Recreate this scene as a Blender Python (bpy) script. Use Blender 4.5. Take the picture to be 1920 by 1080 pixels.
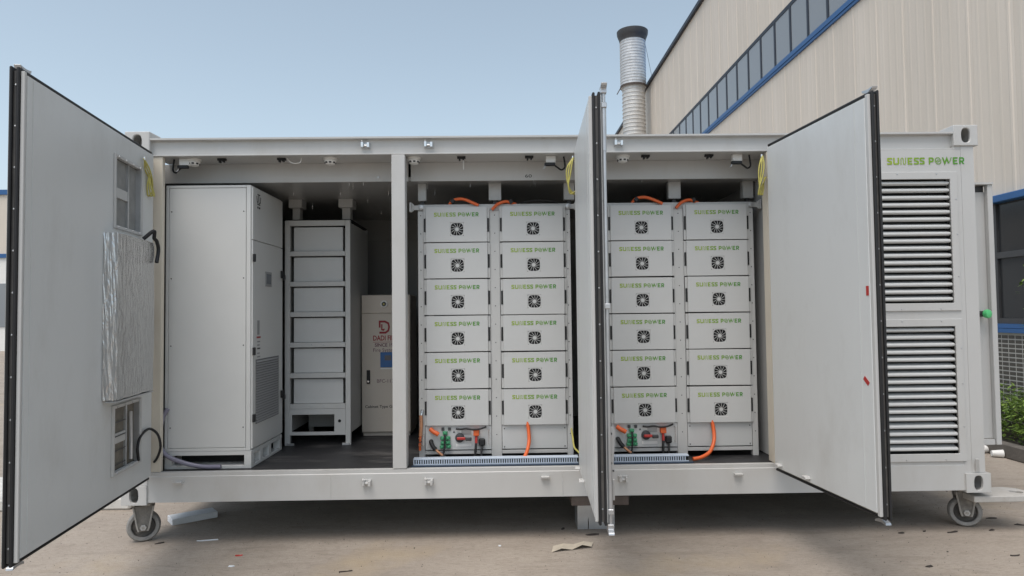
import bpy, bmesh, math, random
from mathutils import Matrix, Vector
R = math.radians
random.seed(7)
for o in list(bpy.data.objects): bpy.data.objects.remove(o)
scene = bpy.context.scene
COL = scene.collection

# ------------------------------------------------------------------ camera, sky, sun, exposure
cam_d = bpy.data.cameras.new('camera'); cam = bpy.data.objects.new('camera', cam_d); COL.objects.link(cam)
cam_d.sensor_width = 36; cam_d.lens = 36*1282.65/1920; cam_d.clip_start = .05; cam_d.clip_end = 2000
cam.matrix_world = Matrix.Translation((2.659, -4.7973, 1.5704)) @ Matrix.Rotation(-.0136, 4, 'Z') @ Matrix.Rotation(math.pi/2+.0379, 4, 'X') @ Matrix.Rotation(-.0117, 4, 'Z')
scene.camera = cam
scene.render.resolution_x = 1024; scene.render.resolution_y = 576
SUN = Vector((-.20, -.34, .92)).normalized()                 # direction towards the sun
w = bpy.data.worlds.new('World'); scene.world = w; w.use_nodes = True
nt = w.node_tree; nt.nodes.clear()
sky = nt.nodes.new('ShaderNodeTexSky'); sky.sky_type = 'NISHITA'; sky.sun_disc = False
sky.sun_elevation = math.asin(SUN.z); sky.sun_rotation = math.atan2(SUN.x, SUN.y)
sky.air_density = 1.0; sky.dust_density = 2.2; sky.ozone_density = 1.6; sky.altitude = 0
hsv = nt.nodes.new('ShaderNodeHueSaturation'); hsv.inputs['Saturation'].default_value = .62; hsv.inputs['Hue'].default_value = .48
bg = nt.nodes.new('ShaderNodeBackground'); bg.inputs['Strength'].default_value = .128
wo = nt.nodes.new('ShaderNodeOutputWorld')
nt.links.new(sky.outputs[0], hsv.inputs['Color']); nt.links.new(hsv.outputs[0], bg.inputs[0]); nt.links.new(bg.outputs[0], wo.inputs[0])
sl = bpy.data.lights.new('sun', 'SUN'); sl.energy = 1.3; sl.angle = R(38); sl.color = (1, .95, .88)
so = bpy.data.objects.new('sun', sl); COL.objects.link(so)
so.rotation_euler = SUN.to_track_quat('Z', 'Y').to_euler()
so.location = (-6, -6, 12)
vs = scene.view_settings; vs.view_transform = 'Standard'; vs.look = 'None'; vs.exposure = .58; vs.gamma = 1; vs.use_curve_mapping = False

# ------------------------------------------------------------------ materials
MATS = {}
def new_mat(name):
    m = bpy.data.materials.new(name); m.use_nodes = True; n = m.node_tree
    return m, n, n.nodes['Principled BSDF']
def mat(name, col, rough=.5, metal=0, var=.06, scale=4, bump=0, bscale=200, dirt=None, dscale=1.5, damt=.5, stretch=(1,1,1), spec=.5):
    """plain surface: base colour mottled by noise, optional dirt patches, optional fine bump"""
    m, n, b = new_mat(name); L = n.links
    tc = n.nodes.new('ShaderNodeTexCoord'); mp = n.nodes.new('ShaderNodeMapping'); mp.inputs['Scale'].default_value = stretch
    L.new(tc.outputs['Object'], mp.inputs[0])
    nz = n.nodes.new('ShaderNodeTexNoise'); nz.inputs['Scale'].default_value = scale; nz.inputs['Detail'].default_value = 5; nz.inputs['Roughness'].default_value = .6
    L.new(mp.outputs[0], nz.inputs['Vector'])
    cr = n.nodes.new('ShaderNodeValToRGB'); e = cr.color_ramp.elements
    e[0].position = .3; e[1].position = .7
    e[0].color = (*[c*(1-var) for c in col], 1); e[1].color = (*[min(1, c*(1+var)) for c in col], 1)
    L.new(nz.outputs['Fac'], cr.inputs[0]); out = cr.outputs[0]
    if dirt:
        n2 = n.nodes.new('ShaderNodeTexNoise'); n2.inputs['Scale'].default_value = dscale; n2.inputs['Detail'].default_value = 8; n2.inputs['Roughness'].default_value = .7
        L.new(mp.outputs[0], n2.inputs['Vector'])
        mr = n.nodes.new('ShaderNodeMapRange'); mr.inputs['From Min'].default_value = .52; mr.inputs['From Max'].default_value = .75; mr.inputs['To Max'].default_value = damt
        L.new(n2.outputs['Fac'], mr.inputs['Value'])
        mx = n.nodes.new('ShaderNodeMix'); mx.data_type = 'RGBA'
        L.new(mr.outputs[0], mx.inputs['Factor']); L.new(out, mx.inputs['A']); mx.inputs['B'].default_value = (*dirt, 1)
        out = mx.outputs['Result']
    L.new(out, b.inputs['Base Color'])
    rr = n.nodes.new('ShaderNodeMapRange'); rr.inputs['To Min'].default_value = max(.03, rough-.08); rr.inputs['To Max'].default_value = min(1, rough+.08)
    L.new(nz.outputs['Fac'], rr.inputs['Value']); L.new(rr.outputs[0], b.inputs['Roughness'])
    b.inputs['Metallic'].default_value = metal; b.inputs['Specular IOR Level'].default_value = spec
    if bump:
        n3 = n.nodes.new('ShaderNodeTexNoise'); n3.inputs['Scale'].default_value = bscale; n3.inputs['Detail'].default_value = 3
        L.new(mp.outputs[0], n3.inputs['Vector'])
        bp = n.nodes.new('ShaderNodeBump'); bp.inputs['Strength'].default_value = bump; bp.inputs['Distance'].default_value = .01
        L.new(n3.outputs['Fac'], bp.inputs['Height']); L.new(bp.outputs[0], b.inputs['Normal'])
    MATS[name] = m; return m
PAINT = mat('container_paint', (.525, .52, .505), .42, var=.025, scale=2.5, bump=.03, bscale=60, dirt=(.40, .37, .32), dscale=2.2, damt=.36, stretch=(1, 1, .45))
LINING = mat('door_lining_paint', (.655, .665, .655), .38, var=.025, scale=1.6, bump=.025, bscale=25, dirt=(.48, .47, .44), dscale=2.4, damt=.40, stretch=(1, 1, .5))
CREAM = mat('jamb_cream', (.66, .60, .50), .5, var=.04, scale=6, dirt=(.45, .40, .33), damt=.3)
MODP = mat('module_powder_coat', (.555, .56, .55), .45, var=.015, scale=8, bump=.04, bscale=500)
CABP = mat('cabinet_powder_coat', (.63, .63, .61), .42, var=.02, scale=3, bump=.03, bscale=400)
RACKP = mat('rack_powder_coat', (.52, .52, .505), .45, var=.03, scale=5)
FIREP = mat('fire_cabinet_paint', (.60, .53, .45), .4, var=.02, scale=4)
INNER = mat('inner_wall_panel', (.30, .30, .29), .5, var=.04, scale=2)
BLACK = mat('black_rubber', (.012, .012, .013), .55, var=.2, scale=20)
DKGREY = mat('dark_grey_plastic', (.05, .05, .052), .5, var=.1, scale=10)
VOID = mat('void_black', (.01, .01, .01), .8, var=.1)  # flat black: paints in the darkness of hollows, also on the rack tops
SEAL = mat('seal_channel', (.10, .095, .09), .5, var=.15, scale=12, dirt=(.25, .23, .2), damt=.4)
GALV = mat('galvanised_steel', (.55, .56, .57), .38, metal=.75, var=.10, scale=12, bump=.05, bscale=40, dirt=(.30, .28, .26), damt=.4)
CHROME = mat('bright_steel', (.72, .72, .72), .25, metal=.95, var=.05, scale=20)
RUSTY = mat('rusty_steel', (.085, .066, .056), .7, metal=.2, var=.2, scale=10, bump=.3, bscale=60, dirt=(.08, .06, .05), damt=.6)
CASTG = mat('dusty_cast_grey', (.36, .34, .31), .7, var=.2, scale=18, bump=.35, bscale=50, dirt=(.16, .13, .10), dscale=9, damt=.8)
TYRE = mat('dusty_tyre', (.27, .26, .245), .75, var=.18, scale=22, bump=.3, bscale=60, dirt=(.12, .11, .10), dscale=14, damt=.7)
ORANGE = mat('orange_cable', (.72, .13, .03), .45, var=.06, scale=15)
COPPER = mat('copper_lug', (.55, .27, .15), .4, metal=.4, var=.12, scale=30)
YELLOW = mat('yellow_green_strap', (.50, .45, .12), .5, var=.12, scale=25)
REDP = mat('red_plastic', (.45, .03, .025), .4)
GREENT = mat('green_terminal', (.05, .30, .14), .45, var=.1, scale=40)
GREENK = mat('green_knob', (.10, .55, .20), .4)
TRAY = mat('trunking_blue_grey', (.50, .57, .66), .5, var=.03, scale=6)
WHITEP = mat('white_plastic', (.78, .77, .74), .5, var=.03, scale=8)
FOAM = mat('white_foam', (.66, .68, .70), .8, var=.04, scale=20, bump=.15, bscale=150)
PAPER = mat('brown_paper', (.50, .44, .35), .8, var=.08, scale=14, dirt=(.3, .25, .18), damt=.4)
LEAFD = mat('dead_leaf', (.045, .035, .03), .8, var=.3, scale=30)
BLUEM = mat('blue_trim', (.024, .105, .28), .45, var=.06, scale=2)
NAVY = mat('navy_frame', (.014, .020, .035), .5, var=.1)
KERBM = mat('kerb_concrete', (.13, .115, .10), .9, var=.15, scale=8, bump=.4, bscale=40, dirt=(.08, .08, .06), damt=.6)
TILEM = mat('dark_wall_tile', (.075, .068, .062), .35, var=.25, scale=6)
GROUT = mat('pale_grout', (.48, .46, .43), .9, var=.08)
SOIL = mat('soil', (.05, .042, .033), .95, var=.3, scale=20, bump=.6, bscale=50)
STICK = mat('grey_sticker', (.30, .30, .30), .5)
PRINTK = mat('black_print', (.02, .02, .02), .6)
PRINTR = mat('red_print', (.32, .025, .03), .55)
PRINTP = mat('purple_print', (.16, .06, .09), .55)
BLUEP = mat('blue_label', (.02, .12, .34), .4)
LCD = mat('display_glass', (.10, .11, .13), .15)
BARK = mat('stem_bark', (.10, .08, .05), .9, var=.2, scale=30)
HOSE = mat('violet_grey_hose', (.22, .21, .27), .35, var=.05)

def leaf_mat(name, c0, c1):
    m, n, b = new_mat(name); L = n.links
    g = n.nodes.new('ShaderNodeNewGeometry'); cr = n.nodes.new('ShaderNodeValToRGB')
    cr.color_ramp.elements[0].color = (*c0, 1); cr.color_ramp.elements[1].color = (*c1, 1)
    L.new(g.outputs['Random Per Island'], cr.inputs[0]); L.new(cr.outputs[0], b.inputs['Base Color'])
    b.inputs['Roughness'].default_value = .45
    t = n.nodes.new('ShaderNodeBsdfTranslucent'); L.new(cr.outputs[0], t.inputs[0])
    mx = n.nodes.new('ShaderNodeMixShader'); mx.inputs[0].default_value = .2
    L.new(b.outputs[0], mx.inputs[1]); L.new(t.outputs[0], mx.inputs[2]); L.new(mx.outputs[0], n.nodes['Material Output'].inputs[0])
    return m
LEAF = leaf_mat('hedge_leaf', (.06, .11, .02), (.21, .31, .06))

def logo_mat():
    m, n, b = new_mat('logo_green'); L = n.links
    tc = n.nodes.new('ShaderNodeTexCoord'); sx = n.nodes.new('ShaderNodeSeparateXYZ'); cr = n.nodes.new('ShaderNodeValToRGB')
    L.new(tc.outputs['Generated'], sx.inputs[0]); L.new(sx.outputs['X'], cr.inputs[0]); L.new(cr.outputs[0], b.inputs['Base Color'])
    cr.color_ramp.elements[0].color = (.30, .42, .015, 1); cr.color_ramp.elements[1].color = (.05, .25, .02, 1)
    b.inputs['Roughness'].default_value = .5; return m
LOGO = logo_mat()

def foil_mat():
    m, n, b = new_mat('aluminium_foil'); L = n.links
    tc = n.nodes.new('ShaderNodeTexCoord'); mp = n.nodes.new('ShaderNodeMapping'); mp.inputs['Scale'].default_value = (13, 11, 4)
    L.new(tc.outputs['Object'], mp.inputs[0])
    nz = n.nodes.new('ShaderNodeTexNoise'); nz.inputs['Scale'].default_value = 3.2; nz.inputs['Detail'].default_value = 8; nz.inputs['Distortion'].default_value = .8
    L.new(mp.outputs[0], nz.inputs['Vector'])
    bp = n.nodes.new('ShaderNodeBump'); bp.inputs['Strength'].default_value = .55; bp.inputs['Distance'].default_value = .013
    L.new(nz.outputs['Fac'], bp.inputs['Height']); L.new(bp.outputs[0], b.inputs['Normal'])
    b.inputs['Base Color'].default_value = (.62, .62, .62, 1); b.inputs['Metallic'].default_value = 1; b.inputs['Roughness'].default_value = .25
    return m
FOIL = foil_mat()

def glass_mat(name, col, rough=.08, spec=.6):
    m, n, b = new_mat(name)
    tc = n.nodes.new('ShaderNodeTexCoord'); nz = n.nodes.new('ShaderNodeTexNoise'); nz.inputs['Scale'].default_value = 1.3
    n.links.new(tc.outputs['Object'], nz.inputs['Vector'])
    bp = n.nodes.new('ShaderNodeBump'); bp.inputs['Strength'].default_value = .05; bp.inputs['Distance'].default_value = .02
    n.links.new(nz.outputs['Fac'], bp.inputs['Height']); n.links.new(bp.outputs[0], b.inputs['Normal'])
    b.inputs['Base Color'].default_value = (*col, 1); b.inputs['Roughness'].default_value = rough; b.inputs['Specular IOR Level'].default_value = spec
    return m
GLASS = glass_mat('window_glass', (.24, .26, .28), .12)
DGLASS = glass_mat('dark_window_glass', (.035, .036, .038), .1, .5)

def sheet_mat():
    m, n, b = new_mat('cream_sheet_metal'); L = n.links
    tc = n.nodes.new('ShaderNodeTexCoord'); oi = n.nodes.new('ShaderNodeObjectInfo')
    nz = n.nodes.new('ShaderNodeTexNoise'); nz.inputs['Scale'].default_value = .9; nz.inputs['Detail'].default_value = 7; nz.inputs['Roughness'].default_value = .65
    mp = n.nodes.new('ShaderNodeMapping'); mp.inputs['Scale'].default_value = (1, 2.2, .25)
    ad = n.nodes.new('ShaderNodeVectorMath'); sc = n.nodes.new('ShaderNodeVectorMath'); sc.operation = 'SCALE'; sc.inputs[3].default_value = 37
    cb = n.nodes.new('ShaderNodeCombineXYZ')
    for k in range(3): L.new(oi.outputs['Random'], cb.inputs[k])
    L.new(cb.outputs[0], sc.inputs[0]); L.new(tc.outputs['Object'], mp.inputs[0]); L.new(mp.outputs[0], ad.inputs[0]); L.new(sc.outputs[0], ad.inputs[1])
    L.new(ad.outputs[0], nz.inputs['Vector'])
    cr = n.nodes.new('ShaderNodeValToRGB'); cr.color_ramp.elements[0].position = .35; cr.color_ramp.elements[1].position = .7
    cr.color_ramp.elements[0].color = (.63, .565, .485, 1); cr.color_ramp.elements[1].color = (.70, .63, .55, 1)
    L.new(nz.outputs['Fac'], cr.inputs[0])
    mr = n.nodes.new('ShaderNodeMapRange'); mr.inputs['To Min'].default_value = .96; mr.inputs['To Max'].default_value = 1.03
    L.new(oi.outputs['Random'], mr.inputs['Value'])
    mu = n.nodes.new('ShaderNodeVectorMath'); mu.operation = 'SCALE'; L.new(cr.outputs[0], mu.inputs[0]); L.new(mr.outputs[0], mu.inputs[3])
    L.new(mu.outputs[0], b.inputs['Base Color']); b.inputs['Roughness'].default_value = .5; b.inputs['Specular IOR Level'].default_value = .3
    return m
SHEET = sheet_mat()

def ground_mat():
    m, n, b = new_mat('worn_concrete'); L = n.links; N = n.nodes.new
    tc = N('ShaderNodeTexCoord')
    def noise(scale, det, stretch=(1,1,1), rot=0, rough=.6, dist=0):
        mp = N('ShaderNodeMapping'); mp.inputs['Scale'].default_value = stretch; mp.inputs['Rotation'].default_value = (0, 0, rot)
        L.new(tc.outputs['Object'], mp.inputs[0])
        z = N('ShaderNodeTexNoise'); z.inputs['Scale'].default_value = scale; z.inputs['Detail'].default_value = det; z.inputs['Roughness'].default_value = rough; z.inputs['Distortion'].default_value = dist
        L.new(mp.outputs[0], z.inputs['Vector']); return z.outputs['Fac']
    def ramp(f, p0, p1, c0, c1):
        r = N('ShaderNodeValToRGB'); r.color_ramp.elements[0].position = p0; r.color_ramp.elements[1].position = p1
        r.color_ramp.elements[0].color = (*c0, 1); r.color_ramp.elements[1].color = (*c1, 1); L.new(f, r.inputs[0]); return r.outputs[0]
    def mixc(f, a, bcol, mode='MIX'):
        x = N('ShaderNodeMix'); x.data_type = 'RGBA'; x.blend_type = mode
        if hasattr(f, 'links'): L.new(f, x.inputs['Factor'])
        else: x.inputs['Factor'].default_value = f
        L.new(a, x.inputs['A'])
        if hasattr(bcol, 'links'): L.new(bcol, x.inputs['B'])
        else: x.inputs['B'].default_value = (*bcol, 1)
        return x.outputs['Result']
    def rng(f, a, b2, t0=0, t1=1):
        r = N('ShaderNodeMapRange'); r.inputs['From Min'].default_value = a; r.inputs['From Max'].default_value = b2; r.inputs['To Min'].default_value = t0; r.inputs['To Max'].default_value = t1
        L.new(f, r.inputs['Value']); return r.outputs[0]
    base = ramp(noise(1.1, 7, rough=.65), .3, .72, (.325, .275, .227), (.42, .362, .303))
    c = mixc(rng(noise(6, 8, rough=.7), .5, .72, 0, .5), base, (.29, .24, .19))
    c = mixc(rng(noise(1.6, 7, (1, 4.5, 1), R(14), dist=.9), .52, .70, 0, .5), c, (.235, .195, .16))      # dark scuffed streaks
    c = mixc(rng(noise(.55, 5, (1, 2, 1), R(-30), dist=1.5), .56, .66, 0, .4), c, (.25, .205, .17))       # broad stains
    c = mixc(rng(noise(3.2, 6, (1, 9, 1), R(3), dist=.3), .56, .76, 0, .45), c, (.47, .415, .35))          # pale broom marks
    c = mixc(rng(noise(24, 6, (1, 3, 1)), .50, .70, 0, .6), c, (.20, .165, .135))                          # small pits
    c = mixc(rng(noise(.8, 4), .58, .74, 0, .55), c, (.44, .34, .21))                                    # yellowish stains
    c = mixc(rng(noise(11, 7, (1, 6, 1), R(38), dist=.7), .58, .70, 0, .45), c, (.19, .16, .13))
    c = mixc(rng(noise(140, 3), .40, .75, 0, .5), c, (.20, .175, .15))                                    # grain
    L.new(c, b.inputs['Base Color']); b.inputs['Roughness'].default_value = .82; b.inputs['Specular IOR Level'].default_value = .35
    bp = N('ShaderNodeBump'); bp.inputs['Strength'].default_value = .35; bp.inputs['Distance'].default_value = .01
    ad = N('ShaderNodeMath'); ad.operation = 'ADD'; L.new(noise(90, 5), ad.inputs[0]); L.new(noise(7, 6, (1, 3, 1)), ad.inputs[1])
    L.new(ad.outputs[0], bp.inputs['Height']); L.new(bp.outputs[0], b.inputs['Normal']); return m
GROUND = ground_mat()
def vinyl_mat():
    m = mat('dark_vinyl_floor', (.026, .026, .028), .5, var=.35, scale=3, bump=.1, bscale=60, dirt=(.20, .19, .18), dscale=3.2, damt=.8, stretch=(.6, 2.0, 1)); return m
VINYL = vinyl_mat()

# ------------------------------------------------------------------ mesh helpers
OFF = {}
class MB:
    def __init__(s): s.v = []; s.f = []
    def add(s, vs_, fs):
        k = len(s.v); s.v += [tuple(p) for p in vs_]; s.f += [tuple(i+k for i in f) for f in fs]; return s
    def box(s, x0, x1, y0, y1, z0, z1):
        x0, x1 = sorted((x0, x1)); y0, y1 = sorted((y0, y1)); z0, z1 = sorted((z0, z1))
        return s.add([(x0,y0,z0),(x1,y0,z0),(x1,y1,z0),(x0,y1,z0),(x0,y0,z1),(x1,y0,z1),(x1,y1,z1),(x0,y1,z1)],
                     [(0,3,2,1),(4,5,6,7),(0,1,5,4),(1,2,6,5),(2,3,7,6),(3,0,4,7)])
    def obox(s, c, half, M):
        vs_ = [Vector(c) + M @ Vector((sx*half[0], sy*half[1], sz*half[2])) for sz in (-1,1) for sy in (-1,1) for sx in (-1,1)]
        return s.add(vs_, [(0,2,3,1),(4,5,7,6),(0,1,5,4),(1,3,7,5),(3,2,6,7),(2,0,4,6)])
    def prism(s, prof, axis, a0, a1):
        """extrude a 2-D profile: axis 'x' profile is (y,z); 'y' profile is (x,z); 'z' profile is (x,y)"""
        def P(p, a): return {'x': (a, p[0], p[1]), 'y': (p[0], a, p[1]), 'z': (p[0], p[1], a)}[axis]
        n = len(prof)
        return s.add([P(p, a0) for p in prof] + [P(p, a1) for p in prof], [tuple(range(n)), tuple(range(2*n-1, n-1, -1))] + [(i, (i+1) % n, (i+1) % n + n, i+n) for i in range(n)])
    def cyl(s, p0, p1, r0, r1=None, n=16, caps=True):
        p0 = Vector(p0); p1 = Vector(p1); r1 = r0 if r1 is None else r1
        q = (p1-p0).to_track_quat('Z', 'Y'); k = []
        for p, r in ((p0, r0), (p1, r1)):
            k += [p + q @ Vector((r*math.cos(t*2*math.pi/n), r*math.sin(t*2*math.pi/n), 0)) for t in range(n)]
        fs = [(i, (i+1) % n, (i+1) % n + n, i+n) for i in range(n)]
        if caps: fs += [tuple(range(n-1, -1, -1)), tuple(range(n, 2*n))]
        return s.add(k, fs)
    def lathe(s, prof, o=(0,0,0), axis=(0,0,1), n=24, closed=False):
        q = Vector(axis).to_track_quat('Z', 'Y'); o = Vector(o); k = []; m = len(prof)
        for r, z in prof: k += [o + q @ Vector((r*math.cos(t*2*math.pi/n), r*math.sin(t*2*math.pi/n), z)) for t in range(n)]
        fs = []
        for j in range(m if closed else m-1):
            a = j*n; b2 = ((j+1) % m)*n
            fs += [(a+i, a+(i+1) % n, b2+(i+1) % n, b2+i) for i in range(n)]
        if not closed: fs += [tuple(range(n-1, -1, -1)), tuple(range((m-1)*n, m*n))]
        return s.add(k, fs)
    def tube(s, pts, r, n=8, sub=6, rad=None):
        P = [Vector(p) for p in pts]
        if sub > 1 and len(P) > 2:
            E = [P[0]*2-P[1]] + P + [P[-1]*2-P[-2]]; Q = []; rr = []
            for i in range(1, len(E)-2):
                a, b2, c, d = E[i-1:i+3]
                for k in range(sub):
                    t = k/sub; Q.append(.5*((2*b2)+(-a+c)*t+(2*a-5*b2+4*c-d)*t*t+(-a+3*b2-3*c+d)*t**3))
            Q.append(P[-1]); P = Q
        vs_ = []; m = len(P); up = Vector((.13, .31, .94))
        for i, p in enumerate(P):
            d = (P[min(i+1, m-1)]-P[max(i-1, 0)]).normalized()
            x = d.cross(up)
            if x.length < .05: x = d.cross(Vector((1, 0, 0)))
            x.normalize(); y = x.cross(d)
            vs_ += [p + r*(x*math.cos(k*2*math.pi/n)+y*math.sin(k*2*math.pi/n)) for k in range(n)]
        fs = [(i*n+k, i*n+(k+1) % n, (i+1)*n+(k+1) % n, (i+1)*n+k) for i in range(m-1) for k in range(n)]
        return s.add(vs_, fs + [tuple(range(n-1, -1, -1)), tuple(range((m-1)*n, m*n))])
    def grid_plate(s, us, zs, holes, y0, y1):
        """plate in the XZ plane, thickness y0..y1, with the cells listed in holes left open"""
        H = set(holes); nu = len(us)-1; nz = len(zs)-1
        keep = lambda i, j: 0 <= i < nu and 0 <= j < nz and (i, j) not in H
        idx = {}
        def V(i, j, y):
            if (i, j, y) not in idx: idx[(i, j, y)] = len(s.v); s.v.append((us[i], y, zs[j]))
            return idx[(i, j, y)]
        for i in range(nu):
            for j in range(nz):
                if not keep(i, j): continue
                s.f.append((V(i,j,y0), V(i+1,j,y0), V(i+1,j+1,y0), V(i,j+1,y0)))
                s.f.append((V(i,j,y1), V(i,j+1,y1), V(i+1,j+1,y1), V(i+1,j,y1)))
                if not keep(i-1, j): s.f.append((V(i,j,y0), V(i,j+1,y0), V(i,j+1,y1), V(i,j,y1)))
                if not keep(i+1, j): s.f.append((V(i+1,j,y0), V(i+1,j,y1), V(i+1,j+1,y1), V(i+1,j+1,y0)))
                if not keep(i, j-1): s.f.append((V(i,j,y0), V(i,j,y1), V(i+1,j,y1), V(i+1,j,y0)))
                if not keep(i, j+1): s.f.append((V(i,j+1,y0), V(i+1,j+1,y0), V(i+1,j+1,y1), V(i,j+1,y1)))
        return s
    def build(s, name, m, parent=None, bevel=0, smooth=False, fix=True, off=None):
        o_ = Vector(OFF.get(parent.name, (0,0,0))) if (parent is not None and off is None) else Vector(off or (0,0,0))
        me = bpy.data.meshes.new(name); me.from_pydata([Vector(v)-o_ for v in s.v], [], s.f)
        if fix:
            bm = bmesh.new(); bm.from_mesh(me); bmesh.ops.recalc_face_normals(bm, faces=bm.faces)
            if bevel: bmesh.ops.bevel(bm, geom=[e for e in bm.edges if len(e.link_faces) == 2 and e.calc_face_angle(0) > .6], offset=bevel, segments=1, affect='EDGES', clamp_overlap=True)
            bm.to_mesh(me); bm.free()
        if smooth:
            me.polygons.foreach_set('use_smooth', [True]*len(me.polygons)); me.set_sharp_from_angle(angle=R(40))
        me.materials.append(m)
        o = bpy.data.objects.new(name, me); COL.objects.link(o)
        if parent is not None: o.parent = parent
        OFF[o.name] = tuple(o_)
        return o
def tag(o, label, cat, group=None):
    o['label'] = label; o['category'] = cat
    if group: o['group'] = group
    return o
def thing(name, label, cat, loc=(0,0,0), group=None):
    o = bpy.data.objects.new(name, None); COL.objects.link(o); o.location = loc; o.empty_display_size = .1
    OFF[o.name] = tuple(loc); return tag(o, label, cat, group)
def single(name, mb, m, label, cat, group=None, **k):
    """a thing that is one mesh; its origin goes to the middle of its base"""
    xs, ys, zs = zip(*mb.v); c = ((min(xs)+max(xs))/2, (min(ys)+max(ys))/2, min(zs))
    o = mb.build(name, m, off=c, **k); o.location = c; return tag(o, label, cat, group)
def struct(name, mb, m, parent=None, **k):
    o = mb.build(name, m, parent, **k)
    if parent is None: o['kind'] = 'structure'
    return o
def stuff(o): o['kind'] = 'stuff'; return o
def dup(root, loc, label=None, group=None, parent=None):
    r = root.copy(); COL.objects.link(r); r.location = loc
    if label: r['label'] = label
    if group: r['group'] = group
    if parent is not None: r.parent = parent
    for ch in list(root.children):
        c = ch.copy(); COL.objects.link(c); c.parent = r
        for g in list(ch.children):
            d = g.copy(); COL.objects.link(d); d.parent = c
    return r

# ---- lettering
def stroke(pts, t, closed=False):
    """flat mitred ribbon along a 2-D polyline -> (verts2d, quads)"""
    n = len(pts); P = [Vector(p) for p in pts]; L_ = []; R_ = []
    for i in range(n):
        if closed: a, b, c = P[i-1], P[i], P[(i+1) % n]
        else: a, b, c = P[max(i-1, 0)], P[i], P[min(i+1, n-1)]
        d1 = (b-a).normalized() if (b-a).length > 1e-9 else (c-b).normalized()
        d2 = (c-b).normalized() if (c-b).length > 1e-9 else d1
        n1 = Vector((-d1.y, d1.x)); n2 = Vector((-d2.y, d2.x)); mm = (n1+n2)
        mm = mm.normalized() if mm.length > 1e-6 else n1
        k = t/2/max(.35, mm.dot(n1)); L_.append(b+mm*k); R_.append(b-mm*k)
    m = n if closed else n-1
    return L_+R_, [(i, (i+1) % n, n+(i+1) % n, n+i) for i in range(m)]
def glyphs():
    S = [(.70,.80),(.62,.89),(.15,.89),(.11,.85),(.11,.62),(.17,.55),(.55,.45),(.60,.38),(.60,.15),(.55,.11),(.10,.11),(.02,.20)]
    g = []
    def St(x): g.append((stroke([(x+a, b) for a, b in S], .21)))
    def E(x):
        p = [(0,0),(.68,0),(.68,.20),(.22,.20),(.22,.40),(.6,.40),(.6,.59),(.22,.59),(.22,.80),(.68,.80),(.68,1),(0,1)]
        V_ = [Vector((x+a, b)) for a, b in p]; g.append((V_, [(0,1,2,3),(4,5,6,7),(8,9,10,11),(0,3,4,7,8,11)]))
    def Pp(x, leg):
        g.append(stroke([(x+.11,0),(x+.11,.89),(x+.50,.89),(x+.62,.78),(x+.62,.53),(x+.50,.42),(x+.225,.42)], .21))
        if leg: g.append(([Vector((x+.30,.30)), Vector((x+.54,.30)), Vector((x+.76,0)), Vector((x+.50,0))], [(0,1,2,3)]))
    St(0)
    g.append(stroke([(.99,1),(.99,.2),(1.08,.11),(1.54,.11),(1.63,.2),(1.63,1)], .21))
    g.append(stroke([(1.90,.05),(2.0,.05),(2.0,.8),(2.09,.94),(2.24,.94),(2.33,.8),(2.33,.2),(2.42,.06),(2.58,.06),(2.66,.2),(2.66,.95),(2.78,.95)], .105))
    E(2.95); St(3.85); St(4.67); Pp(5.98, False)
    g.append(stroke([(6.93,.26),(6.93,.74),(7.12,.94),(7.42,.94),(7.60,.80)], .12)); g.append(stroke([(7.72,.74),(7.72,.26),(7.53,.06),(7.23,.06),(7.05,.20)], .12))
    g.append(stroke([(7.05,.40),(7.25,.62),(7.60,.64)], .10)); g.append(stroke([(7.05,.36-.02),(7.40,.36),(7.58,.52)], .10))
    g.append(stroke([(7.98,1),(8.28,.13),(8.58,.86),(8.84,.13)], .20)); g.append(stroke([(8.98,.30),(9.22,1)], .11))
    E(9.45); Pp(10.35, True)
    return g
GL = glyphs()
def lettering(x0, z0, wdt, y):
    """the SUNESS POWER word mark, lower left at (x0, z0), total width wdt, facing -Y"""
    k = wdt/11.1; mb = MB()
    for V_, F_ in GL: mb.add([(x0+p.x*k, y, z0+p.y*k) for p in V_], F_)
    return mb
def font_mesh(body, size, bold=0):
    c = bpy.data.curves.new('t', 'FONT'); c.body = body; c.size = size; c.offset = bold; c.resolution_u = 3
    o = bpy.data.objects.new('t', c); COL.objects.link(o); bpy.context.view_layer.update()
    me = bpy.data.meshes.new_from_object(o.evaluated_get(bpy.context.evaluated_depsgraph_get()))
    bpy.data.objects.remove(o); mb = MB(); mb.add([tuple(v.co) for v in me.vertices], [tuple(p.vertices) for p in me.polygons]); bpy.data.meshes.remove(me)
    return mb
def font_on_front(body, size, x0, z0, y, wdt=None, bold=0):
    mb = font_mesh(body, size, bold); xs = [v[0] for v in mb.v]; k = 1 if not wdt else wdt/(max(xs)-min(xs)); m0 = min(xs)
    mb.v = [(x0+(v[0]-m0)*k, y, z0+v[1]) for v in mb.v]; return mb

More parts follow.
